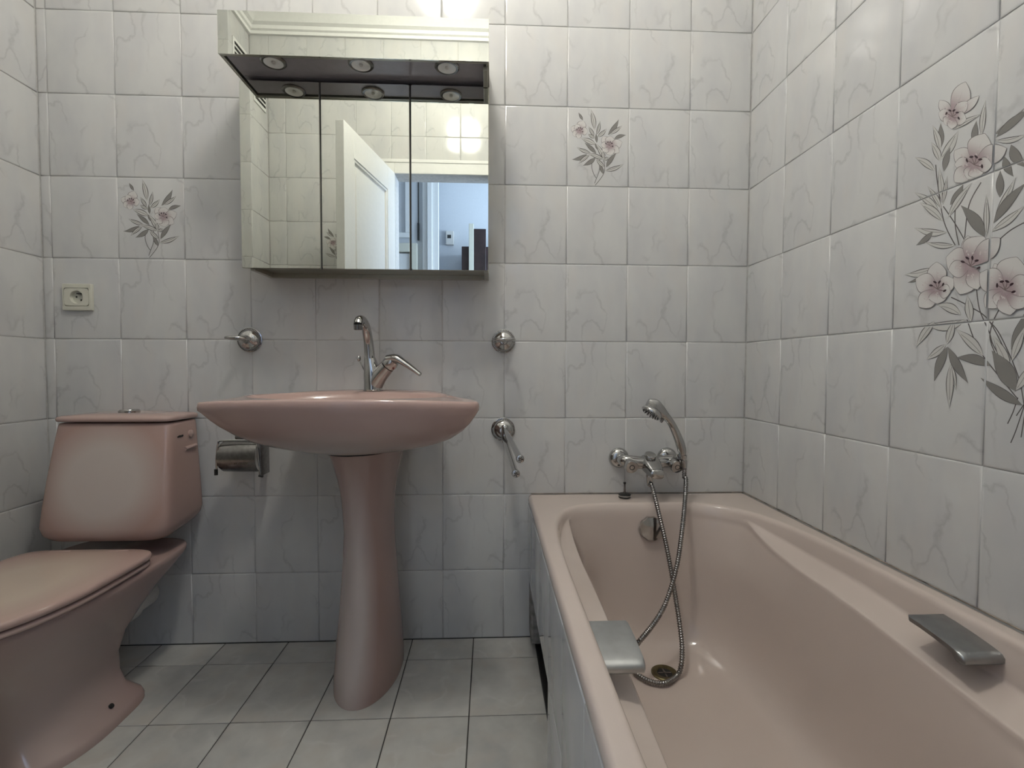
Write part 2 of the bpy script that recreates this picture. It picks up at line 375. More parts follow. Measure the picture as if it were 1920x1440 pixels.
# door of the hall, its casing and a pilaster
hd = empty('door_2', (-0.62, HY1, 0)); tag(hd, 'closed white hall door with cream casing, seen in the mirror', kind='structure')
MB().box((-0.38, 0.001, 0), (0.13, 0.03, 1.80), 0.002).build('leaf', M_WHITE, hd, False)
for a_, b_ in (((-0.46, 0.001, 0), (-0.38, 0.045, 1.88)), ((0.13, 0.001, 0), (0.19, 0.045, 1.88)), ((-0.38, 0.001, 1.81), (0.13, 0.045, 1.88))):
    MB().box(a_, b_, 0.004).build('casing', M_CREAM, hd, False)
fr = MB()
for a_, b_ in (((-0.44, 0.001, 1.93), (0.13, 0.02, 1.97)), ((-0.44, 0.001, 2.48), (0.13, 0.02, 2.52)), ((0.09, 0.001, 1.97), (0.13, 0.02, 2.48)), ((-0.44, 0.001, 1.97), (-0.40, 0.02, 2.48))):
    fr.box(a_, b_, 0.004)
fr.build('overdoor_panel', M_WHITE, hd, False)
tp = empty('trim_3', (-0.36, HY1, 0)); tag(tp, 'white fluted pilaster at the hall corner, seen in the mirror', kind='structure')
for x0, x1, d_ in ((-0.03, 0.01, 0.03), (0.01, 0.05, 0.05), (0.05, 0.10, 0.035)):
    MB().box((x0, 0.001, 0), (x1, d_, 2.6), 0.004).build('flute', M_WHITE, tp, False)
ct = MB().box((-0.004, 0, 0), (0.004, 0.006, 0.62), 0.001).box((-0.008, 0, -0.02), (0.008, 0.014, 0.12), 0.003).box((-0.007, 0, 0.55), (0.007, 0.012, 0.62), 0.003).build('door_bolt', M_RUBBER, None, False)
ct.location = (-0.425, HY1+0.001, 1.93); tag(ct, 'thin black bolt on the hall wall beside the pilaster', 'bolt')
ib = empty('intercom_box', (-0.20, HY1-0.349, 2.02)); tag(ib, 'small grey box with a dark screen high on the bluish hall wall', 'intercom')
MB().box((-0.035, 0, -0.06), (0.035, 0.03, 0.06), 0.004).build('case', M_PVC, ib, False)
MB().box((-0.02, 0.0305, -0.005), (0.012, 0.033, 0.025), 0.001).build('screen', M_RUBBER, ib, False)
wd = empty('wardrobe', (0.22, HY1-0.34, 0)); tag(wd, 'dark wooden wardrobe in the hall, seen at the edge of the mirror', 'wardrobe')
MB().box((-0.30, 0, 0), (0.45, 0.30, 1.88), 0.004).build('body', M_DWOOD, wd, False)
MB().box((-0.20, 0.301, 0.1), (-0.10, 0.32, 2.02), 0.004).build('side_board', M_DWOOD, wd, False)
MB().box((-0.24, 0.301, 0.1), (-0.20, 0.325, 2.06), 0.003).build('cream_edge', M_CREAM, wd, False)

def wpos(o):
    p = Vector((0, 0, 0))
    while o is not None: p += o.location; o = o.parent
    return p
def W(mb, name, mat, parent, smooth=True, angle=40):
    """build a part from world coordinates under a parent that may be offset (not rotated)"""
    s = wpos(parent) if parent is not None else Vector((0, 0, 0))
    mb.V = [v-s for v in mb.V]
    return mb.build(name, mat, parent, smooth, angle)

# ------------------------------------------------------------------ printed flowers
INK = (0.115, 0.105, 0.10); LEAF = (0.225, 0.215, 0.20); PALE = (0.545, 0.535, 0.505); PET = (0.62, 0.60, 0.575); ROSE = (0.37, 0.285, 0.293); SPOT = (0.05, 0.03, 0.035)
class Print:
    """flat glazed print: shapes drawn in a 2-D frame, mapped on the tile face, each a hair above the last"""
    def __init__(s, mapper, step=5e-6, base=4e-5): s.V = []; s.F = []; s.C = []; s.map = mapper; s.h = base; s.step = step
    def poly_strip(s, L, Rr, cl):
        n = len(s.V)
        for a, b_ in zip(L, Rr): s.V.append(s.map(a[0], a[1], s.h)); s.V.append(s.map(b_[0], b_[1], s.h))
        for i in range(len(L)-1): s.F.append((n+2*i, n+2*i+1, n+2*i+3, n+2*i+2)); s.C.append((cl(i/(len(L)-1)), cl((i+1)/(len(L)-1))))
        s.h += s.step
    def blade(s, base, tip, w, bend, prof, cl, n=9):
        bx, by = base; tx, ty = tip; dx, dy = tx-bx, ty-by; ln = math.hypot(dx, dy) or 1; nx, ny = -dy/ln, dx/ln; L = []; Rr = []
        for i in range(n+1):
            t = i/n; cxx = bx+dx*t+nx*bend*ln*4*t*(1-t); cyy = by+dy*t+ny*bend*ln*4*t*(1-t); hw = w/2*prof(t)
            L.append((cxx+nx*hw, cyy+ny*hw)); Rr.append((cxx-nx*hw, cyy-ny*hw))
        s.poly_strip(L, Rr, cl)
    def leaf(s, base, tip, w, filled=False, bend=0.0, ink=1.6):
        pr = lambda t: math.sin(PI*min(1, t**0.85))**1.15+0.015; w = w*0.92
        s.blade(base, tip, w+ink, bend, pr, lambda t: INK)
        if filled: s.blade(base, tip, max(w-ink, 0.5), bend, pr, lambda t: LEAF)
        else:
            s.blade(base, tip, max(w-ink*1.5, 0.5), bend, pr, lambda t: PALE)
            b2 = tuple(b0+(t0-b0)*0.1 for b0, t0 in zip(base, tip)); t2 = tuple(b0+(t0-b0)*0.8 for b0, t0 in zip(base, tip))
            s.blade(b2, t2, ink*0.8, bend, lambda t: 1, lambda t: LEAF)
    def stem(s, pts, w=2.2):
        q = spline([(x, y, 0) for x, y in pts], 6); L = []; Rr = []
        for i, p in enumerate(q):
            t = (q[min(i+1, len(q)-1)]-q[max(i-1, 0)]); t.z = 0; t.normalize()
            L.append((p.x-t.y*w/2, p.y+t.x*w/2)); Rr.append((p.x+t.y*w/2, p.y-t.x*w/2))
        s.poly_strip(L, Rr, lambda t: INK)
    def petal(s, c, tip, w, rose=0.6, bend=0.0, ink=1.3):
        pr = lambda t: max(0.02, math.sin(PI*(0.05+0.95*t)**1.35))**0.8 if t < 0.999 else 0.05
        def cl(t):
            k = max(0, 1-abs(t-0.18)/max(rose, 0.01)); k = k*k*(3-2*k); return tuple(a*(1-k)+b_*k for a, b_ in zip(PET, ROSE))
        dk = (0.17, 0.15, 0.145)
        tip2 = (tip[0]+(tip[0]-c[0])*0.012, tip[1]+(tip[1]-c[1])*0.012)
        s.blade(c, tip2, w+ink, bend, pr, lambda t: dk, 12); s.blade(c, tip, w-ink*0.6, bend, pr, cl, 12)
        m0 = (c[0]+(tip[0]-c[0])*0.25, c[1]+(tip[1]-c[1])*0.25); m1 = (c[0]+(tip[0]-c[0])*0.8, c[1]+(tip[1]-c[1])*0.8)
        s.blade(m0, m1, ink*0.7, bend, lambda t: 1-t, lambda t: (0.42, 0.36, 0.355))
    def dots(s, pts, r, col):
        for x, y in pts:
            a = random.random()*PI
            s.blade((x-r*math.cos(a), y-r*math.sin(a)), (x+r*math.cos(a), y+r*math.sin(a)), r*1.1, 0, lambda t: math.sin(PI*(0.1+0.8*t)), lambda t: col, 4)
    def flower(s, c, petals, k=1.0, rose=0.6, ink=1.3):
        for t, w in petals: s.petal(c, t, w, rose, random.uniform(-.04, .04), ink)
        for t, w in petals:
            q = [(c[0]+(t[0]-c[0])*f+random.uniform(-.13, .13)*w, c[1]+(t[1]-c[1])*f+random.uniform(-.13, .13)*w) for f in (0.42, 0.5, 0.58)]
            s.dots(q, 2.2*k, (0.56, 0.50, 0.49))
        for a in (-1.9, -1.3, -0.7, -2.6, 0.2):
            e = (c[0]+14*k*math.cos(a), c[1]+14*k*math.sin(a)); s.blade(c, e, 1.5*k, 0.05, lambda t: 1, lambda t: (0.2, 0.15, 0.15), 3); s.dots([e], 3.6*k, SPOT)
    def mesh(s, name, joints=None):
        me = bpy.data.meshes.new(name); me.from_pydata([tuple(v) for v in s.V], [], s.F); me.update()
        ca = me.color_attributes.new('Col', 'FLOAT_COLOR', 'CORNER')
        for p, (c0, c1) in zip(me.polygons, s.C):
            for li, cc in zip(p.loop_indices, (c0, c0, c1, c1)): ca.data[li].color = (*cc, 1)
        if joints:
            bm = bmesh.new(); bm.from_mesh(me)
            for co, no, hw in joints:
                for sg in (-1, 1):
                    g = list(bm.verts)+list(bm.edges)+list(bm.faces)
                    bmesh.ops.bisect_plane(bm, geom=g, plane_co=Vector(co)+Vector(no)*hw*sg, plane_no=no, dist=1e-7)
                kill = [f for f in bm.faces if abs((f.calc_center_median()-Vector(co)).dot(Vector(no))) < hw*0.99]
                bmesh.ops.delete(bm, geom=kill, context='FACES')
            bm.to_mesh(me); bm.free()
        me.materials.append(M_PRINT); return me

def small_motif():
    mp = lambda x, y, h: Vector(((x-365)/980*0.2-0.1, -h, 0.125-(y-105)/1245*0.25))
    p = Print(mp); k = 9
    for pts in ([(770, 920), (758, 1040), (790, 1150), (830, 1215)], [(885, 900), (882, 1080), (842, 1200), (805, 1300)], [(945, 900), (965, 1060), (940, 1160), (880, 1250), (815, 1330)]): p.stem(pts, 9)
    for b_, t, w, fl, bd in (((800, 460), (735, 130), 75, 0, .03), ((830, 540), (885, 310), 50, 0, .03), ((795, 560), (700, 400), 50, 0, 0), ((840, 570), (990, 430), 60, 0, .05),
            ((610, 310), (540, 190), 36, 1, 0), ((1010, 530), (1180, 280), 70, 1, .06), ((1040, 520), (1235, 375), 55, 0, .03), ((1110, 590), (1300, 525), 55, 1, -.06), ((805, 590), (690, 520), 50, 0, 0),
            ((820, 690), (580, 590), 85, 0, .03), ((745, 825), (515, 735), 55, 0, -.04), ((830, 830), (640, 660), 60, 1, .02), ((680, 840), (440, 930), 62, 1, -.1), ((725, 850), (545, 1000), 55, 0, .04),
            ((820, 890), (615, 1025), 66, 1, -.06), ((835, 660), (820, 510), 34, 1, 0), ((870, 780), (800, 660), 40, 1, 0), ((960, 930), (820, 670), 75, 0, .04), ((950, 920), (690, 830), 65, 0, .03), ((945, 900), (930, 790), 60, 0, 0),
            ((965, 1045), (820, 900), 60, 0, -.03), ((985, 1045), (1150, 810), 66, 1, -.04), ((955, 930), (1030, 880), 50, 0, 0), ((945, 1150), (870, 990), 52, 1, .03), ((970, 1100), (1268, 985), 66, 0, .05)):
        p.leaf(b_, t, w, fl, bd, k)
    p.flower((560, 480), [((420, 430), 110), ((455, 550), 110), ((540, 600), 90), ((620, 320), 140), ((690, 480), 120), ((500, 380), 100)], 3.6, 0.5, 8)
    p.flower((1030, 700), [((930, 560), 130), ((1050, 550), 150), ((1235, 640), 150), ((1190, 800), 130), ((1060, 850), 150), ((930, 790), 120), ((900, 690), 100)], 4.2, 0.5, 8)
    return p.mesh('flower_print')
me_small = small_motif()
def put_small(T, us, vs, u, v):
    i = max(k for k in range(len(us)-1) if us[k] <= u); j = max(k for k in range(len(vs)-1) if vs[k] <= v)
    o = link('flower_print', me_small, None, T[(i, j)]); o['label'] = 'small grey and pink lily spray printed on the tile'
put_small(T_back, us_b, ROWS, 0.5, 1.6); put_small(T_back, us_b, ROWS, -0.9, 1.35); put_small(T_rear, us_x2, ro2, -0.7, 1.6)

def big_bouquet():
    def A(x, y): return (1640+x/4.236, 120+y/4.236)
    def B(x, y): return (1640+x/3.35, 420+y/3.35)
    def mp(u, v, h): q = at(u, v, X=XR); return Vector((XR-h, q.y, q.z))
    p = Print(mp)
    for f, pts in ((A, [(485, 800), (500, 950), (550, 1250), (640, 1440)]), (A, [(545, 1130), (640, 1270), (715, 1400)]), (A, [(640, 1130), (640, 1280), (670, 1440)]), (A, [(845, 940), (750, 1120), (715, 1380)]),
                   (A, [(1186, 1260), (1080, 1320), (990, 1395)]), (B, [(580, 600), (640, 760), (720, 880), (900, 1100)]), (B, [(640, 410), (660, 540), (720, 680), (745, 760), (830, 900)]), (B, [(480, 460), (600, 520), (720, 610), (850, 860)]),
                   (B, [(720, 610), (790, 700), (900, 950), (938, 1130)]), (B, [(780, 540), (735, 640), (735, 760), (860, 1000)]), (B, [(900, 1090), (870, 1180), (835, 1255)]), (B, [(950, 1110), (890, 1290), (855, 1375)]),
                   (B, [(940, 1130), (890, 1205)]), (B, [(955, 1120), (920, 1340)]), (B, [(950, 1130), (1010, 900), (1090, 640)]), (B, [(955, 1130), (1080, 950), (1150, 800)]), (B, [(950, 1100), (990, 1250), (985, 1360)]),
                   (B, [(938, 0), (1010, -60), (1080, -160)])):
        p.stem([f(*q) for q in pts], 2.1)
    LA = (((530, 660), (525, 470), 50, 1, 0), ((520, 690), (460, 485), 55, 0, .05), ((520, 775), (450, 620), 60, 0, .05), ((520, 765), (668, 525), 70, 0, .04), ((550, 855), (602, 660), 52, 1, -.03), ((480, 850), (320, 740), 60, 0, .06),
          ((545, 1120), (515, 820), 55, 0, 0), ((540, 1120), (580, 885), 34, 0, 0), ((510, 1170), (315, 1020), 60, 0, .06), ((530, 1150), (420, 970), 45, 0, .04), ((545, 1250), (355, 1100), 66, 0, .06), ((850, 575), (884, 285), 50, 0, -.02),
          ((785, 640), (810, 450), 55, 1, 0), ((950, 560), (1190, 350), 52, 1, .06), ((965, 585), (1250, 350), 66, 1, -.03), ((955, 610), (1215, 555), 50, 0, .08), ((1030, 735), (1105, 895), 70, 1, .08), ((1085, 640), (1200, 820), 95, 1, .1),
          ((600, 1120), (705, 955), 62, 1, .05), ((585, 1220), (772, 945), 56, 0, -.03), ((878, 1375), (685, 1122), 105, 1, .05), ((890, 1370), (890, 1035), 48, 0, 0), ((995, 1060), (1000, 845), 66, 1, 0), ((955, 1225), (1122, 900), 60, 0, .02),
          ((945, 1265), (1210, 940), 78, 1, -.04), ((930, 1330), (1195, 1125), 64, 0, .03), ((575, 1335), (315, 1300), 60, 0, -.08), ((465, 1330), (330, 1440), 44, 1, -.06), ((640, 1440), (400, 1415), 50, 0, -.06), ((620, 525), (852, 398), 42, 0, -.03),
          ((1200, 600), (1330, 430), 60, 0, .04), ((1210, 760), (1360, 800), 70, 1, .05))
    for b_, t, w, fl, bd in LA: p.leaf(A(*b_), A(*t), w/4.236, fl, bd, 1.15)
    LB = (((375, 275), (188, 318), 50, 0, -.08), ((365, 295), (208, 368), 28, 1, -.06), ((545, 570), (390, 505), 62, 0, .08), ((575, 600), (305, 622), 64, 0, -.12), ((378, 610), (262, 772), 50, 0, .03), ((455, 755), (502, 605), 50, 0, 0),
          ((450, 755), (326, 852), 50, 0, -.03), ((460, 770), (375, 988), 56, 1, .03), ((465, 775), (590, 1000), 60, 1, .03), ((480, 880), (515, 1048), 36, 0, 0), ((478, 880), (470, 1160), 50, 0, 0), ((735, 890), (508, 842), 64, 1, .08),
          ((685, 828), (510, 660), 66, 0, .04), ((605, 615), (585, 445), 56, 0, 0), ((850, 930), (745, 700), 66, 0, .03), ((888, 1050), (738, 795), 120, 1, .03), ((930, 1138), (668, 966), 66, 1, -.03), ((860, 790), (945, 555), 80, 1, .06),
          ((865, 860), (950, 640), 56, 0, -.02), ((890, 1045), (985, 880), 60, 0, .03), ((955, 1110), (1170, 930), 80, 1, .04), ((960, 1000), (1190, 790), 70, 0, -.04), ((1000, 900), (1240, 640), 70, 1, .03), ((940, 240), (1060, 60), 70, 1, 0))
    for b_, t, w, fl, bd in LB: p.leaf(B(*b_), B(*t), w/3.35, fl, bd, 1.15)
    def fl(f, s, c, ps, k, rose=0.55): p.flower(f(*c), [(f(*t), w/s) for t, w in ps], k, rose)
    fl(A, 4.236, (620, 420), [((520, 290), 90), ((512, 390), 100), ((725, 145), 150), ((830, 255), 70), ((740, 300), 90), ((730, 440), 110), ((560, 480), 95), ((615, 515), 80)], 0.9, 0.62)
    fl(A, 4.236, (795, 800), [((640, 690), 150), ((880, 555), 190), ((1050, 670), 150), ((640, 800), 110), ((640, 935), 130), ((745, 915), 110), ((830, 900), 130), ((935, 800), 120)], 1.1, 0.55)
    fl(B, 3.35, (605, 265), [((590, 75), 110), ((455, 210), 170), ((690, 80), 190), ((790, 90), 120), ((540, 440), 150), ((650, 410), 110), ((470, 290), 110)], 1.15, 0.6)
    fl(B, 3.35, (400, 410), [((395, 240), 120), ((265, 345), 130), ((500, 345), 100), ((285, 520), 110), ((400, 500), 110), ((480, 430), 90)], 1.0, 0.5)
    fl(B, 3.35, (825, 415), [((760, 250), 90), ((900, 210), 200), ((670, 310), 160), ((700, 520), 120), ((780, 520), 110), ((860, 570), 140), ((980, 500), 150), ((1000, 360), 140)], 1.2, 0.55)
    fl(B, 3.35, (1120, 560), [((1040, 420), 130), ((1180, 400), 160), ((1270, 560), 150), ((1180, 700), 140), ((1050, 660), 130)], 1.1, 0.55)
    js = [((XR, y, 1), (0, 1, 0), 0.0019) for y in us_r[1:-1]]+[((XR, 0, z), (0, 0, 1), 0.0019) for z in ROWS[1:-1]]
    o = link('flower_print', p.mesh('flower_bouquet_print', js), None, wall_right); o['label'] = 'tall grey and pink lily bouquet printed across several tiles'
big_bouquet()

# ------------------------------------------------------------------ bathtub
RIM = 0.478; TX0, TX1, TY0, TY1 = 0.279, XR-0.001, -0.001, -1.585
CXT = (0.3185+0.9615)/2
def tub():
    root = empty('bathtub', (CXT, -0.8, 0)); tag(root, 'pink bathtub with sloping sides built in along the tiled wall', 'bathtub')
    N = 176; H = 0.3215
    dense = [2*PI*k/20000 for k in range(20001)]
    def se(a, hx, hy, n): return hx*spow(math.cos(a), 2/n), hy*spow(math.sin(a), 2/n)
    acc = [0.0]; pv = se(0, H, 0.69, 4.6)
    for a in dense[1:]:
        q = se(a, H, 0.69, 4.6); acc.append(acc[-1]+math.hypot(q[0]-pv[0], q[1]-pv[1])); pv = q
    ANG = []; k = 0
    for i_ in range(N):
        t = acc[-1]*(i_+0.5)/N
        while acc[k] < t: k += 1
        ANG.append(dense[k])
    def loop(hx, y0, y1, z, n):
        cy = (y0+y1)/2; hy = abs(y1-y0)/2
        return [Vector((CXT+p[0], cy+p[1], z)) for p in (se(a, hx, hy, n*1.22 if math.cos(a) < 0 else n*0.97) for a in ANG)]
    def rect(ins, z):
        x0, x1, y0, y1 = TX0+ins, TX1-ins, TY1+ins, TY0-ins; cx, cy, hx, hy = (x0+x1)/2, (y0+y1)/2, (x1-x0)/2, (y1-y0)/2; out = []
        for a in ANG:
            p = se(a, H, 0.69, 4.6); m_ = max(abs(p[0])/H, abs(p[1])/0.69); qx, qy = p[0]/H/m_, p[1]/0.69/m_
            out.append(Vector((cx+hx*qx, cy+hy*qy, z)))
        for qx, qy in ((1, 1), (-1, 1), (1, -1), (-1, -1)):
            c_ = Vector((cx+hx*qx, cy+hy*qy, z)); i_ = min(range(N), key=lambda k: (out[k]-c_).length); out[i_] = c_
        return out
    def ss(a, b_, x): t = min(1, max(0, (x-a)/(b_-a))); return t*t*(3-2*t)
    def zo(y): return 0.428-0.030*ss(0.55, 1.05, -y)                   # outer edge of the arm-rest
    def zi(y): return zo(y)-0.018                                      # inner edge of the arm-rest
    HI = 0.256                                                         # half width between the arm-rests
    def armed(hx0, hx1, y0, y1, n, z0, zf):
        """loop whose long sides drop by the arm-rest: the drop grows with how far the rim stands outside the inner wall"""
        L = loop(hx0, y0, y1, 0, n)
        for p in L:
            d = abs(p.x-CXT); e = min(1.0, (d-HI)/(H-0.012-HI)) if d > HI else 0.0
            w_ = ss(-1.53, -1.36, p.y)*ss(0.10, 0.16, -p.y); e *= w_
            p.z = z0+(zf(p.y)-z0)*e
            lim = HI+(hx1-HI)*min(1, max(0, (d-HI)/(hx0-HI))) if d > HI else d
            p.x = CXT+math.copysign(d+(lim-d)*w_, p.x-CXT)
        return L
    def wall(hx0, y0, y1, z, n):
        L = loop(hx0, y0, y1, z, n)
        return L
    nr = 3.9
    L = [rect(0.004, RIM-0.032), rect(0.0, RIM-0.020), rect(0.002, RIM-0.006), rect(0.007, RIM-0.0004), rect(0.011, RIM), rect(0.016, RIM), loop(H+0.011, -0.107, -1.516, RIM, 4.05),
         loop(H+0.0065, -0.1115, -1.5115, RIM-0.0002, 4.0), loop(H+0.002, -0.116, -1.507, RIM-0.002, 3.95), loop(H-0.001, -0.119, -1.504, RIM-0.007, nr), loop(H-0.003, -0.122, -1.501, RIM-0.013, nr),
         armed(H-0.004, H-0.0055, -0.124, -1.500, nr, RIM-0.018, lambda y: zo(y)+0.008), armed(H-0.0045, H-0.0070, -0.1245, -1.4995, nr, RIM-0.020, lambda y: zo(y)+0.002), armed(H-0.0050, H-0.012, -0.125, -1.499, nr, RIM-0.022, lambda y: zo(y)-0.0008),
         armed(H-0.0055, 0.290, -0.1255, -1.4985, nr, RIM-0.0245, lambda y: (zo(y)+zi(y))/2), armed(H-0.0060, HI+0.0045, -0.1260, -1.4980, nr, RIM-0.027, lambda y: zi(y)+0.0008), armed(H-0.0062, HI+0.0012, -0.1262, -1.4978, nr, RIM-0.0285, lambda y: zi(y)-0.0006),
         armed(H-0.0065, HI-0.0005, -0.1265, -1.4975, nr, RIM-0.030, lambda y: zi(y)-0.003), armed(H-0.0075, HI-0.0012, -0.1270, -1.4965, nr, RIM-0.037, lambda y: zi(y)-0.010), armed(H-0.0095, HI-0.0025, -0.1280, -1.494, nr, RIM-0.050, lambda y: zi(y)-0.024)]
    for hx1, y0, y1, z, n in ((HI-0.006, -0.133, -1.475, 0.352, 4.1), (HI-0.011, -0.140, -1.44, 0.285, 4.2), (HI-0.018, -0.150, -1.39, 0.205, 4.2), (HI-0.027, -0.160, -1.34, 0.150, 4.1), (HI-0.037, -0.172, -1.30, 0.115, 4.0),
                              (HI-0.050, -0.187, -1.27, 0.090, 3.8), (HI-0.068, -0.206, -1.24, 0.0735, 3.6), (HI-0.092, -0.232, -1.20, 0.0645, 3.4), (0.12, -0.28, -1.12, 0.0612, 3.2), (0.07, -0.33, -1.0, 0.0603, 3.0), (0.03, -0.5, -0.8, 0.060, 2.2)):
        L.append(loop(hx1, y0, y1, z, n))
    W(MB().loft(L, False, True), 'shell', M_TUB, root, True, 75)
    # overflow rosette and drain
    o = Vector((0.645, -0.1345, 0.404)); ax = Vector((0, -1, 0.12)); 
    mb = MB(); ax.normalize(); a = Vector((1, 0, 0)); b_ = ax.cross(a); loops = []
    for r, h, k in ((0.0365, -0.002, .06), (0.0365, 0.004, .06), (0.034, 0.009, .05), (0.029, 0.0095, .0), (0.02, 0.011, 0), (0.0005, 0.0125, 0)):
        loops.append([o+ax*h+(a*math.cos(t)+b_*math.sin(t))*r*(1+k*0.55*math.cos(10*t)) for t in [2*PI*i/48 for i in range(48)]])
    ov = W(mb.loft(loops, False, True), 'overflow_cover', M_CHROME, root); ov['label'] = 'round scalloped chrome overflow cover'
    d = Vector((0.631, -0.305, 0.0615))
    dr = W(MB().lathe([(0.036, -0.002), (0.036, 0.002), (0.033, 0.004), (0.021, 0.0025), (0.019, -0.001)], d, seg=32, caps=False), 'drain_ring', M_BRASS, root)
    dr['label'] = 'tarnished drain ring'
    W(MB().lathe([(0.020, 0.0), (0.020, 0.0012), (0.0005, 0.0012)], d, seg=24), 'drain_hole', M_BLACK, root)
    W(MB().box(d+Vector((-0.018, -0.002, 0.001)), d+Vector((0.018, 0.002, 0.0022))).box(d+Vector((-0.002, -0.018, 0.001)), d+Vector((0.002, 0.018, 0.0022))).lathe([(0.004, 0), (0.004, 0.003), (0.0002, 0.0035)], d, seg=10), 'drain_cross', M_CHROME_D, root, False)
    # grab handles: a bent plate bridging rim and arm-rest
    for sgn, mt, lab in ((-1, M_STEEL, 'brushed steel grip plate on the outer rim'), (1, M_STEEL_D, 'dark brushed steel grip plate beside the wall')):
        xw = CXT+sgn*0.3175; xi = CXT+sgn*0.250; loops = []
        prof = [(-0.776, 0.4605), (-0.80, 0.4595), (-0.83, 0.4565), (-0.855, 0.4530), (-0.870, 0.4503), (-0.878, 0.4475), (-0.8825, 0.4425), (-0.8825, 0.4365), (-0.879, 0.4325), (-0.874, 0.4320), (-0.871, 0.4355), (-0.866, 0.4415), (-0.855, 0.4445), (-0.83, 0.4485), (-0.80, 0.4515), (-0.777, 0.4525)]
        sl = [(xw, 0.0, 1.0), (xw-sgn*0.02, 0, 1), (xi+sgn*0.012, 0, 1), (xi+sgn*0.003, 0, 1), (xi, -0.0, 0.90)]
        for x, dz, k in sl:
            cy, cz = -0.83, 0.45
            loops.append([Vector((x, cy+(y-cy)*k, cz+(z-cz)*k+dz)) for y, z in prof])
        hd_ = W(MB().loft(loops, True, True), 'grip', mt, root, True, 50); hd_['label'] = lab
        br = W(MB().box((xw-sgn*0.006, -0.85, 0.425) if sgn < 0 else (xw-0.02, -0.85, 0.425), (xw+0.02, -0.79, 0.449) if sgn < 0 else (xw+0.006, -0.79, 0.449), 0.002), 'grip_bracket', M_STEEL_D, root, False)
    # sealant bead where the tub meets the tiles
    W(MB().tube([(TX0+0.01, -0.0005, RIM+0.001), (XR-0.001, -0.0005, RIM+0.0004)], 0.0012, 6).tube([(XR-0.0008, -0.002, RIM+0.001), (XR-0.0008, TY1, RIM+0.001)], 0.0012, 6), 'sealant', M_SEAL, root)
tub()
# tiled apron under the outer rim; the lower tiles next to the back wall are missing
apx = 0.2790
wall_apron = empty('wall_apron'); tag(wall_apron, 'glossy tiled panel closing the side of the bathtub, lower tiles missing at the back', kind='structure')
us_a = [TY1] + [-0.165-0.2*k for k in range(6, -1, -1)] + [-0.002]; vs_a = [0.0, 0.215, RIM-0.028]
MB().box((apx+0.0022, TY1, 0.215), (apx+0.03, -0.002, RIM-0.034)).build('backing', M_GROUT, wall_apron, False)
MB().box((apx+0.0022, TY1, 0.0), (apx+0.03, -0.565, 0.215)).build('backing', M_GROUT, wall_apron, False)
M_APRON = marble('glossy_apron_tile', (0.53, 0.53, 0.53), (0.49, 0.49, 0.50), (0.36, 0.36, 0.38), 0.045, vein_amt=0.25)
M_APRON.node_tree.nodes['Principled BSDF'].inputs['Normal'].links and M_APRON.node_tree.links.remove(M_APRON.node_tree.nodes['Principled BSDF'].inputs['Normal'].links[0])
lay(wall_apron, lambda u, v: (apx, u, v), (0, 0, -PI/2), us_a, vs_a, M_APRON, lambda u0, u1, v0, v1: v0 < 0.1 and u1 > -0.56, soft=0.3, gap=0.0009)
mp_ = MB().box((apx+0.004, -0.10, 0.03), (apx+0.055, -0.012, 0.213), 0.006).build('masonry_pier', M_MORTAR, wall_apron, False); mp_['label'] = 'rough mortar pier in the gap below the panel'
cav = slab('floor_under_tub', (0.303, TY1, -0.05), (XR, -0.001, 0.001), M_BLACK); cav['label'] = 'floor under the bathtub with its shade painted black'  # black colour stands in for the shade below the tub

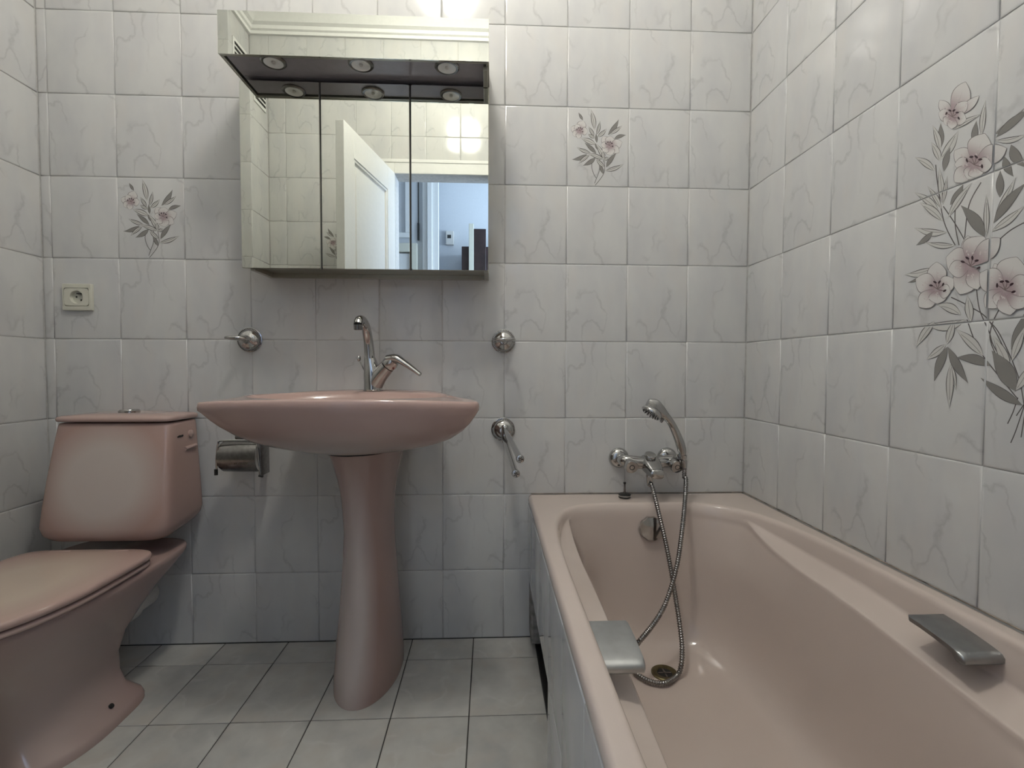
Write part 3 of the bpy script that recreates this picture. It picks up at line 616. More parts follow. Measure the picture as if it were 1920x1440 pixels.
# ------------------------------------------------------------------ toilet
TXC = -0.918
def toilet():
    root = empty('toilet', (TXC, -0.35, 0)); tag(root, 'pink toilet with tapered cistern and closed lid', 'toilet')
    N = 64
    def loop(w, yb, yf, z, n=2.5, nb=None, tilt=0.0):
        nb = nb or n; cy = yb+(yf-yb)*0.42; out = []
        for k in range(N):
            a = 2*PI*k/N; c, s_ = math.cos(a), math.sin(a)
            if s_ >= 0: y = cy+(yb-cy)*spow(s_, 2/nb); x = w*spow(c, 2/nb)
            else: y = cy-(yf-cy)*spow(s_, 2/n); x = w*spow(c, 2/n)
            out.append(Vector((TXC+x, y, z+tilt*(y-cy))))
        return out
    bowl = [loop(0.148, -0.222, -0.560, 0.0, 2.3, 5), loop(0.148, -0.222, -0.560, 0.012, 2.3, 5), loop(0.142, -0.225, -0.552, 0.024, 2.3, 5), loop(0.112, -0.238, -0.54, 0.05, 2.3, 4), loop(0.099, -0.243, -0.535, 0.09, 2.3, 4),
            loop(0.095, -0.238, -0.54, 0.14, 2.3, 4), loop(0.104, -0.215, -0.56, 0.19, 2.3, 4), loop(0.125, -0.170, -0.60, 0.24, 2.2, 4), loop(0.150, -0.115, -0.645, 0.29, 2.2, 4), loop(0.167, -0.065, -0.678, 0.325, 2.2, 4.5),
            loop(0.173, -0.042, -0.690, 0.345, 2.2, 5), loop(0.174, -0.040, -0.692, 0.356, 2.2, 5), loop(0.170, -0.043, -0.688, 0.362, 2.2, 5)]
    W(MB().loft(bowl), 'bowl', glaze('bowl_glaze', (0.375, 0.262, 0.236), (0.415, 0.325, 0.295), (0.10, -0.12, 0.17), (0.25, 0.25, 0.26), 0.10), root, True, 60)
    def plate(w, yb, yf, z0, z1, n, nb, e=0.006, dome=0.0):
        return MB().loft([loop(w-e, yb-e, yf+e, z0, n, nb), loop(w, yb, yf, z0+e*0.6, n, nb), loop(w, yb, yf, z1-e, n, nb), loop(w-e*0.4, yb-e*0.4, yf+e*0.4, z1-e*0.35, n, nb), loop(w-e*1.3, yb-e*1.3, yf+e*1.3, z1, n, nb),
                          loop(w-0.035, yb-0.035, yf+0.035, z1+dome*0.4, n, nb), loop(w-0.06, yb-0.06, yf+0.06, z1+dome, n, nb), loop(0.03, yb-0.18, yf+0.18, z1+dome*1.1, 2, 2)])
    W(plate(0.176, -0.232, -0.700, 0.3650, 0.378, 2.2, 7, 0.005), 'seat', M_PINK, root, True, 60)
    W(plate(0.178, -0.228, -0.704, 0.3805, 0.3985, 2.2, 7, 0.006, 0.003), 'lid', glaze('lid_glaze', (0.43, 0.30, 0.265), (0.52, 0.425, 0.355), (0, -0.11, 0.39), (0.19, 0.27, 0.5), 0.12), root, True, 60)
    for x in (-0.075, 0.075):
        W(MB().box((TXC+x-0.026, -0.252, 0.3965), (TXC+x+0.026, -0.244, 0.4000), 0.0015), 'hinge_cap', M_PINK, root)
    # cistern
    def rr(wl, wr, yb, yf, z, n=7.0, dzb=0.0):
        cx = TXC+(wr-wl)/2; hw = (wl+wr)/2; cy = (yb+yf)/2; hy = abs(yb-yf)/2; out = []
        for k in range(N):
            a = 2*PI*(k+0.5)/N; y = cy+hy*spow(math.sin(a), 2/n); out.append(Vector((cx+hw*spow(math.cos(a), 2/n), y, z+dzb*(y-yf)/abs(yb-yf))))
        return out
    T = [rr(0.140, 0.140, -0.018, -0.188, 0.404, 5, 0.02), rr(0.163, 0.163, -0.012, -0.205, 0.410, 6, 0.022), rr(0.174, 0.174, -0.010, -0.213, 0.424, 7, 0.024), rr(0.178, 0.178, -0.010, -0.214, 0.446, 8, 0.02), rr(0.175, 0.175, -0.010, -0.206, 0.50, 8, 0.012),
         rr(0.170, 0.170, -0.010, -0.192, 0.58, 8), rr(0.164, 0.164, -0.010, -0.176, 0.66, 8), rr(0.1595, 0.1595, -0.010, -0.162, 0.722, 8), rr(0.157, 0.157, -0.012, -0.159, 0.730, 8), rr(0.150, 0.150, -0.02, -0.152, 0.732, 8)]
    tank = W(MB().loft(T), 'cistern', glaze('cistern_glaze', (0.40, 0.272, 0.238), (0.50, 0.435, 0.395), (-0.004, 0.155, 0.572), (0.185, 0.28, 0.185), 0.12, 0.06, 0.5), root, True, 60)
    K = [rr(0.150, 0.150, -0.012, -0.155, 0.7345, 8), rr(0.161, 0.161, -0.004, -0.166, 0.7365, 8), rr(0.1625, 0.1625, -0.003, -0.168, 0.742, 8), rr(0.161, 0.161, -0.004, -0.166, 0.748, 8), rr(0.155, 0.155, -0.010, -0.160, 0.7515, 7), rr(0.10, 0.10, -0.03, -0.13, 0.756, 5), rr(0.03, 0.03, -0.06, -0.10, 0.757, 3)]
    W(MB().loft(K), 'cistern_lid', M_PINK, root, True, 60)
    bt = W(MB().lathe([(0.027, 0.752), (0.027, 0.7615), (0.024, 0.764), (0.022, 0.762), (0.020, 0.765), (0.0005, 0.7665)], (TXC-0.002, -0.085, 0), seg=30), 'flush_button', M_CHROME, root); bt['label'] = 'round chrome flush button'
    # blanking cap, ledge and maker's mark on the side
    sx = TXC+0.1625
    W(MB().lathe([(0.012, -0.002), (0.012, 0.002), (0.010, 0.004), (0.0003, 0.005)], (sx+0.001, -0.066, 0.690), (1, 0, 0.12), 20), 'blanking_cap', M_PINK, tank)
    W(MB().tube([(sx+0.0035, -0.10, 0.6485), (sx+0.006, -0.05, 0.652)], 0.006, 8), 'side_ledge', M_PINK, tank)
    mk = MB()
    for i in range(6): mk.box((sx-0.003, -0.128+i*0.0042, 0.6855+0.0012*(i % 2)), (sx+0.0022, -0.1252+i*0.0042, 0.6895+0.001*(i % 3)))
    mk = W(mk, 'maker_mark', M_BLACK, tank, False); mk['label'] = 'tiny dark illegible maker mark'
    # foot bolt and outlet pipe
    bh = at(211, 1326, X=TXC+0.128)
    W(MB().lathe([(0.006, 0), (0.006, 0.004), (0.0005, 0.005)], bh+Vector((-0.004, 0, 0.002)), (0.75, 0, 0.65), 12), 'foot_screw', M_BLACK, root)
    pp = MB().lathe([(0.044, 0), (0.044, 0.10), (0.052, 0.104), (0.052, 0.155), (0.044, 0.158), (0.044, 0.236)], (TXC-0.026, -0.238, 0.175), (0, 1, 0), 28)
    op = W(pp, 'outlet_pipe', M_PVC, root); op['label'] = 'white plastic outlet pipe behind the bowl'
toilet()

# ------------------------------------------------------------------ pedestal washbasin
SX = -0.213
def basin():
    root = empty('pedestal_washbasin', (SX, -0.25, 0)); tag(root, 'wide pink washbasin on a pink flared pedestal below the mirror cabinet', 'washbasin')
    half = [(0.0, -0.001), (0.10, -0.001), (0.165, -0.002), (0.192, -0.022), (0.215, -0.07), (0.236, -0.13), (0.256, -0.19), (0.279, -0.245), (0.308, -0.30), (0.331, -0.342), (0.3385, -0.370), (0.330, -0.395), (0.300, -0.420), (0.235, -0.452), (0.155, -0.476), (0.075, -0.488), (0.0, -0.492)]
    R_ = [(v.x, v.y) for v in spline([(x, y, 0) for x, y in half], 4)]
    ring = R_ + [(-x, y) for x, y in R_[-2:0:-1]]; n = len(ring); C0 = (0.0, -0.225)
    def rz(x): return 0.8215-0.013*(abs(x)/0.34)**2.2
    def rim(s, dz, wallfix=True):
        return [Vector((SX+C0[0]+(x-C0[0])*s, min(-0.001, C0[1]+(y-C0[1])*s), rz(x)+dz)) for x, y in ring]
    L = []
    foot = []
    for x, y in ring:
        a = math.atan2((y-C0[1])/0.26, (x-C0[0])/0.34); foot.append(Vector((SX+0.104*math.cos(a), -0.185+0.150*math.sin(a), 0)))
    def mixl(k, z):
        out = []
        for (x, y), f in zip(ring, foot):
            out.append(Vector((SX+x, y, 0))*(1-k)+f*k+Vector((0, 0, z-(0.0 if k > .3 else 0.0))))
        return out
    for k, zl, zr in ((1.0, 0.668, 0.668), (0.82, 0.6745, 0.674), (0.60, 0.690, 0.687), (0.42, 0.7095, 0.7035), (0.28, 0.731, 0.7205), (0.16, 0.755, 0.743), (0.09, 0.7725, 0.762), (0.03, 0.7905, 0.785)):
        l = mixl(k, 0.0)
        for p, (x, y) in zip(l, ring):
            t = min(1, max(0, (x+0.20)/0.40)); t = t*t*(3-2*t); p.z = zl+(zr-zl)*t-0.012*(abs(x)/0.34)**2.2*(1-k)*0.9
        L.append(l)
    L += [rim(1.002, -0.021), rim(1.005, -0.0125), rim(1.002, -0.0055), rim(0.994, -0.0012), rim(0.982, 0.0003), rim(0.955, 0.0005)]
    def opening(ax, ay, cy, z):
        out = []
        for x, y in ring:
            a = math.atan2((y-C0[1])/0.26, (x-C0[0])/0.34); out.append(Vector((SX+ax*math.cos(a), cy+ay*math.sin(a), z)))
        return out
    L += [opening(0.262, 0.168, -0.292, 0.8195), opening(0.250, 0.160, -0.293, 0.815), opening(0.235, 0.150, -0.293, 0.795), opening(0.20, 0.13, -0.29, 0.745), opening(0.13, 0.09, -0.28, 0.705), opening(0.03, 0.025, -0.265, 0.695)]
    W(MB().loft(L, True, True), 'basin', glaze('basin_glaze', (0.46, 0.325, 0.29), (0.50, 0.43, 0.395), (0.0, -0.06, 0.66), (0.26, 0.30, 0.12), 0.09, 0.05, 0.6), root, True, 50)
    d = W(MB().lathe([(0.030, 0.0), (0.030, 0.003), (0.024, 0.004), (0.022, 0.001), (0.0005, 0.001)], (SX, -0.268, 0.6945), seg=24), 'basin_drain', M_CHROME, root)
    # pedestal
    N = 56; L = []
    zs = [0.0, 0.012, 0.05, 0.12, 0.20, 0.28, 0.36, 0.43, 0.49, 0.54, 0.58, 0.62, 0.65, 0.6645]
    W(MB().loft([[Vector((p.x, p.y, z)) for p in [SX_c+(q-SX_c)*0.955 for q in foot]] for SX_c in [Vector((SX, -0.185, 0))] for z in (0.664, 0.6685)]), 'joint', M_BLACK, root)
    ws = [0.093, 0.093, 0.0915, 0.087, 0.080, 0.074, 0.0685, 0.066, 0.068, 0.073, 0.080, 0.090, 0.098, 0.103]
    fs = [-0.333, -0.333, -0.325, -0.309, -0.293, -0.280, -0.271, -0.267, -0.269, -0.276, -0.287, -0.303, -0.318, -0.327]
    for z, w, yf in zip(zs, ws, fs):
        yb = -0.045; cy = -0.145 if z < 0.3 else -0.15; l = []
        for k in range(N):
            a = 2*PI*k/N; c, s_ = math.cos(a), math.sin(a)
            e = 0.98 if z < 0.45 else 0.86
            if s_ < 0: l.append(Vector((SX+0.012+w*spow(c, e), cy-(yf-cy)*spow(s_, 1.04), z)))
            else: l.append(Vector((SX+0.012+w*spow(c, 0.6), cy+(yb-cy)*spow(s_, 0.5), z)))
        L.append(l)
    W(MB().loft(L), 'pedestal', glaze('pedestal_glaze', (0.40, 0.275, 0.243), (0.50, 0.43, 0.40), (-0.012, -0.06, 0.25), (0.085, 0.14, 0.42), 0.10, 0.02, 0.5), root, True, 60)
basin()

def faucet():
    o = Vector((SX+0.012, -0.088, 0.8215)); root = empty('basin_faucet', o); tag(root, 'chrome single-lever tap with a curved spout on the pink basin', 'tap')
    D = lambda x, y, z: o+Vector((x, y, z))
    W(MB().lathe([(0.0295, 0.0), (0.0295, 0.003), (0.027, 0.0045), (0.02, 0.005)], o, seg=32), 'base_ring', M_CHROME, root)
    b_ = MB(); b_.tube(spline([D(0, 0, 0.003), D(0, 0, 0.02), D(-0.002, 0, 0.05), D(-0.006, 0, 0.08), D(-0.009, -0.001, 0.098)], 5), spl([0.0275, 0.0268, 0.0255, 0.0205, 0.0168], 5), 24)
    b_.tube(spline([D(0.001, 0, 0.012), D(0.017, -0.006, 0.040), D(0.036, -0.012, 0.062), D(0.047, -0.0155, 0.074)], 5), spl([0.0255, 0.0245, 0.0228, 0.0220], 5), 24)
    W(b_, 'body', M_CHROME, root)
    sp = spline([D(-0.009, -0.001, 0.09), D(-0.010, -0.003, 0.125), D(-0.0115, -0.012, 0.160), D(-0.0125, -0.034, 0.192), D(-0.0135, -0.068, 0.2065), D(-0.014, -0.098, 0.203), D(-0.014, -0.110, 0.190)], 6)
    W(MB().tube(sp, spl([0.0162, 0.0150, 0.0140, 0.0132, 0.0128, 0.0130, 0.0128], 6), 22), 'spout', M_CHROME, root)
    W(MB().lathe([(0.0118, 0), (0.0118, -0.014), (0.0105, -0.0155), (0.009, -0.0155), (0.0085, -0.012), (0.0002, -0.012)], D(-0.014, -0.112, 0.191), (0, -0.12, 1), 22), 'aerator', M_CHROME_D, root)
    ax = Vector((0.68, -0.2, 0.70)).normalized()
    lv = MB(); lv.lathe([(0.0185, -0.001), (0.0215, 0.001), (0.0225, 0.006), (0.0225, 0.016), (0.0195, 0.026), (0.011, 0.031), (0.0005, 0.0325)], D(0.048, -0.0158, 0.075), ax, 26)
    hp = spline([D(0.050, -0.020, 0.096), D(0.075, -0.028, 0.0985), D(0.100, -0.036, 0.085), D(0.125, -0.044, 0.068), D(0.150, -0.052, 0.050)], 5)
    nn = len(hp); lv.tube(hp, spl([0.0150, 0.0145, 0.0110, 0.0085, 0.0070], 5), 16, flat=[(0.85, 1.2)]*nn)
    W(lv, 'lever', M_CHROME, root)
    W(MB().lathe([(0.004, 0), (0.004, 0.004), (0.0003, 0.005)], D(0.066, -0.03, 0.070), (0.6, -0.5, -0.5), 10), 'temperature_mark', simple('red_blue_mark', (0.18, 0.06, 0.05), 0.4), root)
    rd = W(MB().tube([D(-0.020, 0.020, 0.0), D(-0.030, 0.018, 0.060), D(-0.043, 0.018, 0.088)], 0.0022, 8), 'pop_up_rod', M_CHROME, root)
    W(MB().ball(D(-0.046, 0.018, 0.098), 0.0075, 2, (0.85, 0.85, 1.3)), 'knob', M_CHROME, rd)
faucet()

# ------------------------------------------------------------------ mirror cabinet
def cabinet():
    X0, X1 = -0.5575, 0.1495; YD = -0.14; Z0, ZD0, ZD1, Z1 = 1.172, 1.1765, 1.7105, 1.822; YC = -0.25
    root = empty('mirror_cabinet', ((X0+X1)/2, 0, Z0)); tag(root, 'three-door mirror cabinet with a mirrored light canopy above the basin', 'cabinet')
    bx0 = X0+0.018
    body = MB()
    body.box((bx0, YD+0.008, Z0+0.008), (bx0+0.012, -0.0006, ZD1)).box((X1-0.012, YD+0.008, Z0+0.008), (X1, -0.0006, ZD1)).box((bx0+0.012, YD+0.008, Z0+0.014), (X1-0.012, -0.0006, Z0+0.026)).box((bx0+0.012, -0.006, Z0+0.026), (X1-0.012, -0.0006, ZD1))
    W(body, 'carcass', M_ALU, root, False)
    W(MB().box((bx0, -0.010, Z0-0.0), (X1, -0.0006, Z0+0.014), 0.001), 'bottom_rail', M_ALU, root, False)
    for x in (bx0, X1-0.014): W(MB().box((x, -0.13, Z0+0.0), (x+0.014, -0.012, Z0+0.010), 0.001), 'side_rail', M_ALU, root, False)
    xs = [(X0, -0.3345), (-0.3305, -0.0795), (-0.0750, X1-0.001)]
    for a_, c in xs:
        dr = W(MB().box((a_, YD, ZD0), (c, YD+0.007, ZD1-0.006), 0.0008), 'door', M_ALU, root, False)
        L = []
        x0, x1, z0, z1, r = a_+0.0008, c-0.0008, ZD0+0.0008, ZD1-0.007, 0.005
        l = []
        for cx_, cz_, a0 in ((x1-r, z1-r, 0), (x0+r, z1-r, 90), (x0+r, z0+r, 180), (x1-r, z0+r, 270)):
            for k in range(5): t = math.radians(a0+k*22.5); l.append(Vector((cx_+r*math.cos(t), 0, cz_+r*math.sin(t))))
        L = [[p+Vector((0, YD, 0)) for p in l], [p+Vector((0, YD-0.0030, 0)) for p in l]]
        W(MB().loft(L), 'mirror', M_MIRROR, dr, False)
    for x in (-0.3325, -0.07725):
        W(MB().box((x-0.0022, YD+0.001, ZD0), (x+0.0022, YD+0.006, ZD1-0.006)), 'door_gap', M_BLACK, root, False)
    # canopy
    cp = W(MB().box((X0, YC+0.004, ZD1+0.001), (X1, YC+0.012, Z1)).box((X0, YC+0.012, Z1-0.008), (X1, -0.0006, Z1)).box((X0, YC+0.012, ZD1+0.001), (X0+0.008, -0.0006, Z1-0.008)).box((X1-0.008, YC+0.012, ZD1+0.001), (X1, -0.0006, Z1-0.008)), 'canopy', M_ALU, root, False)
    W(MB().box((X0, YC, ZD1-0.0005), (X1, YC+0.0035, Z1), 0.0006), 'canopy_mirror', M_MIRROR, cp, False)
    W(MB().box((X0+0.012, YC+0.016, ZD1+0.006), (X1-0.012, YD-0.0045, ZD1+0.010)).box((X0+0.012, YD-0.004, ZD1+0.006), (X1-0.012, -0.002, ZD1+0.010)), 'canopy_underside', M_ALU_D, cp, False)
    W(MB().box((X1-0.016, YC+0.022, ZD1-0.010), (X1-0.004, YD-0.006, ZD1+0.004), 0.001), 'end_block', M_ALU, cp, False)
    for u, v in ((512, 118), (676, 122), (838, 127)):
        c = at(u, v, Z=ZD1); c.y = max(c.y, -0.213); c.z = ZD1+0.006
        sp = W(MB().lathe([(0.0335, 0.001), (0.0335, -0.003), (0.030, -0.006), (0.0255, -0.005), (0.024, 0.004), (0.0245, 0.010)], c, seg=32, caps=False), 'spotlight', M_CHROME_D, root)
        W(MB().lathe([(0.0250, -0.0052), (0.021, -0.0032), (0.016, -0.0018), (0.008, -0.0010), (0.0003, -0.0008)], c, seg=28, caps=False), 'reflector', M_REFL, sp)
        W(MB().tube([c+Vector((0, 0, -0.001)), c+Vector((0, 0, -0.0055)), c+Vector((0, 0, -0.0075))], [0.005, 0.005, 0.002], 10), 'bulb', M_PVC, sp)
cabinet()

# ------------------------------------------------------------------ wall fittings
def socket():
    c = Vector((-1.1222, 0, 1.1062)); root = empty('power_socket', c); tag(root, 'cream power socket on the tiles above the cistern', 'socket')
    w, h = 0.0440, 0.0412
    def rl(a, b_, r, y, cx=0, cz=0):
        l = []
        for sx_, sz_, a0 in ((1, 1, 0), (-1, 1, 90), (-1, -1, 180), (1, -1, 270)):
            for k in range(5): t = math.radians(a0+k*22.5); l.append(Vector((cx+sx_*(a-r)+r*math.cos(t), y, cz+sz_*(b_-r)+r*math.sin(t))))
        return l
    MB().loft([rl(w, h, 0.003, -0.0006), rl(w, h, 0.003, -0.008), rl(w-0.0015, h-0.0015, 0.003, -0.0105), rl(w-0.006, h-0.006, 0.003, -0.011), rl(w-0.0066, h-0.0130, 0.005, -0.011), rl(w-0.0066, h-0.0130, 0.005, -0.009)], True, False).build('frame', M_CREAM, root, True, 30)
    ring = []
    a, b_ = w-0.0078, h-0.0142
    out = []; hole = []
    n = 40; r = 0.0195
    for k in range(n):
        t = 2*PI*k/n; c_, s_ = math.cos(t), math.sin(t); out.append(Vector((a*spow(c_, 0.25), -0.0115, b_*spow(s_, 0.25))))
    def hl(rr_, y): return [Vector((rr_*math.cos(2*PI*k/n), y, rr_*math.sin(2*PI*k/n))) for k in range(n)]
    ins = MB().loft([[p+Vector((0, 0.003, 0)) for p in out], out, hl(r+0.0006, -0.0117), hl(r, -0.0112), hl(r-0.001, -0.0012)], False, True).build('insert', M_CREAM, root, True, 30)
    for x, z in ((-0.0067, 0.0067*0.2), (0.0075, -0.0085)):
        MB().lathe([(0.0027, 0.0005), (0.0027, 0.001), (0.0002, 0.001)], (x, -0.0010, z), (0, -1, 0), 12).build('pin_hole', M_BLACK, ins)
    MB().box((-0.002, -0.009, 0.0095), (0.0125, -0.0015, 0.0125), 0.0005).build('earth_clip', M_RUBBER, ins, False)
socket()

def rosette(root, R_=0.0385, beads=44):
    ro = MB().lathe([(R_, -0.0006), (R_, -0.004), (R_*0.92, -0.0055), (R_*0.86, -0.006), (R_*0.84, -0.010), (R_*0.74, -0.0165), (R_*0.55, -0.0215), (R_*0.36, -0.024), (R_*0.30, -0.027), (R_*0.28, -0.034), (0.0003, -0.036)], (0, 0, 0), (0, 1, 0), 40).build('rosette', M_CHROME, root)
    bd = MB()
    for k in range(beads):
        t = 2*PI*k/beads; bd.ball((R_*0.925*math.cos(t), -0.0058, R_*0.925*math.sin(t)), 0.0022, 1)
    bd.build('bead_ring', M_CHROME_D, ro)
    return ro
for x, lab in ((-0.605, 'chrome tumbler ring left of the tap, empty, on a beaded rosette'), (0.197, 'chrome tumbler ring right of the tap, empty, above the towel bars')):
    root = empty('tumbler_holder', (x, 0, 0.9775)); tag(root, lab, 'tumbler holder', 'tumbler holders beside the basin')
    rosette(root)
    MB().tube([(0, -0.030, 0), (0, -0.040, 0.0), (0, -0.046, 0)], [0.008, 0.006, 0.006], 12).build('arm', M_CHROME, root)
    rg = MB(); rr_ = 0.031; n = 40
    rg.tube([(rr_*math.sin(2*PI*k/n), -0.046-rr_+rr_*math.cos(2*PI*k/n), 0.001) for k in range(n+1)], 0.0052, 12, False); rg.build('ring', M_CHROME, root)
def towel_rail():
    root = empty('towel_rail', (0.1965, 0, 0.6915)); tag(root, 'chrome towel rail with two swinging bars beside the bathtub', 'towel rail')
    rosette(root)
    MB().lathe([(0.0105, -0.024), (0.0105, 0.016), (0.008, 0.019), (0.0003, 0.02)], (0.004, -0.040, 0.0), (0, 0, 1), 18).lathe([(0.009, -0.036), (0.009, -0.022)], (0.004, -0.040, 0.0), (0, 0, 1), 16).build('hub', M_CHROME, root)
    for (z0, x1, y1, z1) in ((0.006, 0.0345, -0.345, -0.0315), (-0.022, 0.0235, -0.345, -0.0695)):
        a_ = Vector((0.004, -0.044, z0)); e = Vector((x1, y1, z1)); d = (e-a_).normalized()
        br = MB().tube([a_, a_+d*0.02, e-d*0.006, e-d*0.004], [0.0085, 0.0082, 0.0082, 0.0105], 18).build('bar', M_CHROME, root)
        cp = MB().lathe([(0.0105, -0.004), (0.0112, 0), (0.0105, 0.004), (0.0080, 0.006), (0.0002, 0.0068)], e, d, 22).build('end_cap', M_CHROME, br)
        st = MB(); up = Vector((0, 0, 1)); sd = d.cross(up).normalized(); up = sd.cross(d)
        for k in range(5):
            t = 2*PI*k/5+0.3; v = sd*math.cos(t)+up*math.sin(t); q = sd*-math.sin(t)+up*math.cos(t)
            st.tube([e+d*0.0068+v*0.0015, e+d*0.0068+v*0.0042+q*0.001, e+d*0.0060+v*0.0068+q*0.0028], [0.0010, 0.0011, 0.0006], 6)
        st.build('star_mark', M_BLACK, br)
towel_rail()
def paper_holder():
    root = empty('toilet_paper_holder', (-0.605, 0, 0.692)); tag(root, 'chrome toilet paper holder with a curved cover under the basin edge', 'paper holder')
    rosette(root, 0.036)
    MB().box((-0.022, -0.062, -0.022), (0.040, -0.024, -0.010), 0.003).build('arm', M_CHROME_D, root)
    # curved cover plate, hanging in front
    L = []; n = 14; th = 0.0016; W2 = 0.056
    for side in (0, 1):
        pass
    prof = []
    for k in range(n+1):
        t = k/n; a = math.radians(82-150*t); prof.append((-0.062-0.046*math.cos(a)+0.004, -0.072+0.050*math.sin(a)))
    xs = [(-W2, 0.86), (-W2+0.006, 0.97), (0, 1.0), (W2-0.004, 1.0), (W2, 0.96)]
    loops = []
    ins = [(y+th*1.0, z) for y, z in prof]
    for x, k in xs:
        zc = -0.068
        loops.append([Vector((x, y, zc+(z-zc)*k)) for y, z in prof]+[Vector((x, y, zc+(z-zc)*k)) for y, z in ins[::-1]])
    cv = MB().loft(loops).build('cover', M_CHROME_D, root, True, 40)
    fr_ = MB(); zt = -0.022
    fr_.tube(spline([(-0.064, -0.085, -0.122), (-0.063, -0.088, -0.075), (-0.056, -0.090, -0.030), (-0.046, -0.088, zt), (0.044, -0.088, zt), (0.056, -0.088, -0.030), (0.060, -0.088, -0.075), (0.064, -0.086, -0.124)], 5), 0.0026, 8)
    fr_.build('wire_frame', M_CHROME, root)
    MB().tube([(-0.066, -0.086, -0.126), (-0.066, -0.086, -0.108)], 0.0052, 10).build('frame_end', M_RUBBER, root)
    MB().box((0.060, -0.088, -0.13), (0.068, -0.03, -0.024), 0.002).build('side_plate', M_CHROME_D, root)
    MB().tube([(0.060, -0.086, -0.128), (0.072, -0.086, -0.131)], 0.004, 10).build('frame_end', M_RUBBER, root)
    em = MB()
    for k in range(9):
        x = -0.014+k*0.0058; a = 0.0022 if k % 2 else -0.0022
        em.tube([(x, -0.1048, -0.088+a), (x+0.0028, -0.1048, -0.088-a)], 0.0006, 5)
    e_ = em.build('embossed_mark', M_BRASS, cv, False); e_['label'] = 'worn illegible embossed lettering'
paper_holder()
vg = empty('vent_grille', (DUCT_X, -1.515, 2.42)); tag(vg, 'small white slatted air vent high on the duct casing, seen in the canopy mirror', 'vent')
MB().box((0.0004, -0.07, -0.10), (0.006, 0.07, 0.10), 0.002).build('backing', M_WHITE, vg, False)
for k in range(7):
    MB().box((0.0065, -0.058, -0.082+k*0.025), (0.0085, 0.058, -0.070+k*0.025)).build('slot', M_BLACK, vg, False)

# ------------------------------------------------------------------ bath mixer, hand shower, stopper
def mixer():
    xa, xb, z = 0.5785, 0.7400, 0.5965; root = empty('bath_mixer', ((xa+xb)/2, 0, z)); tag(root, 'chrome two-handle bath mixer on the wall over the bathtub', 'mixer tap')
    cx = (xa+xb)/2
    for x in (xa, xb):
        W(MB().lathe([(0.0335, 0.0006), (0.0335, 0.004), (0.0315, 0.010), (0.026, 0.0165), (0.019, 0.020), (0.015, 0.021), (0.015, 0.034), (0.0005, 0.034)], (x, 0, z), (0, -1, 0), 34), 'escutcheon', M_CHROME, root)
    yb = -0.052
    bd = MB(); bd.tube(spline([(xa, -0.022, z), (xa+0.003, -0.040, z), (xa+0.016, yb, z-0.001), (cx-0.02, yb-0.004, z-0.006), (cx+0.02, yb-0.004, z-0.006), (xb-0.016, yb, z-0.001), (xb-0.003, -0.040, z), (xb, -0.022, z)], 5), spl([0.0145, 0.0175, 0.0190, 0.0200, 0.0200, 0.0190, 0.0175, 0.0145], 5), 20)
    # spout block
    def sec(y, hw, z0, z1):
        l = []
        for k in range(20):
            t = 2*PI*k/20; l.append(Vector((cx+0.006+hw*spow(math.cos(t), 0.55), y, (z0+z1)/2+(z1-z0)/2*spow(math.sin(t), 0.55))))
        return l
    bd.loft([sec(-0.040, 0.028, z-0.030, z+0.017), sec(-0.065, 0.030, z-0.035, z+0.015), sec(-0.095, 0.026, z-0.040, z+0.002), sec(-0.118, 0.0215, z-0.042, z-0.010), sec(-0.128, 0.020, z-0.043, z-0.014), sec(-0.131, 0.016, z-0.039, z-0.018)])
    W(bd, 'body', M_CHROME, root)
    dv = W(MB().lathe([(0.017, 0), (0.019, 0.004), (0.019, 0.007), (0.017, 0.010), (0.0004, 0.011)], (cx+0.002, -0.066, z+0.014), (0.1, -0.45, 0.9), 26), 'diverter', M_CHROME, root)
    for x in (xa, xb):
        ax = Vector((0.02, -1, -0.18)).normalized(); o_ = Vector((x+0.016 if x == xa else x-0.002, -0.060, z-0.006))
        k_ = MB(); n = 30; a1 = Vector((1, 0, 0)); b1 = ax.cross(a1).normalized(); loops = []
        for r, h in ((0.0165, 0), (0.0175, 0.010), (0.0195, 0.016), (0.0200, 0.034), (0.0185, 0.038), (0.014, 0.0385), (0.0004, 0.0385)):
            loops.append([o_+ax*h+(a1*math.cos(2*PI*i/n)+b1*math.sin(2*PI*i/n))*r*(1+0.05*math.cos(6*PI*i/n*1.0)) for i in range(n)])
        kn = W(k_.loft(loops), 'knob', M_CHROME, root)
        c = o_+ax*0.0388
        rg = MB(); rg.tube([c+(a1*math.cos(2*PI*i/24)+b1*math.sin(2*PI*i/24))*0.0072 for i in range(25)], 0.0010, 6, False); W(rg, 'ring_mark', M_BLACK, kn)
    W(MB().lathe([(0.0105, 0), (0.0105, -0.012), (0.0095, -0.014)], (cx-0.004, -0.082, z-0.034), (0, 0, 1), 20), 'hose_outlet', M_CHROME, root)
    # cradle for the hand shower
    W(MB().tube([(xb+0.006, -0.045, z+0.004), (xb+0.010, -0.075, z+0.012), (xb+0.008, -0.096, z+0.020)], [0.010, 0.009, 0.011], 14), 'cradle', M_CHROME, root)
    return cx, z
mcx, mz = mixer()
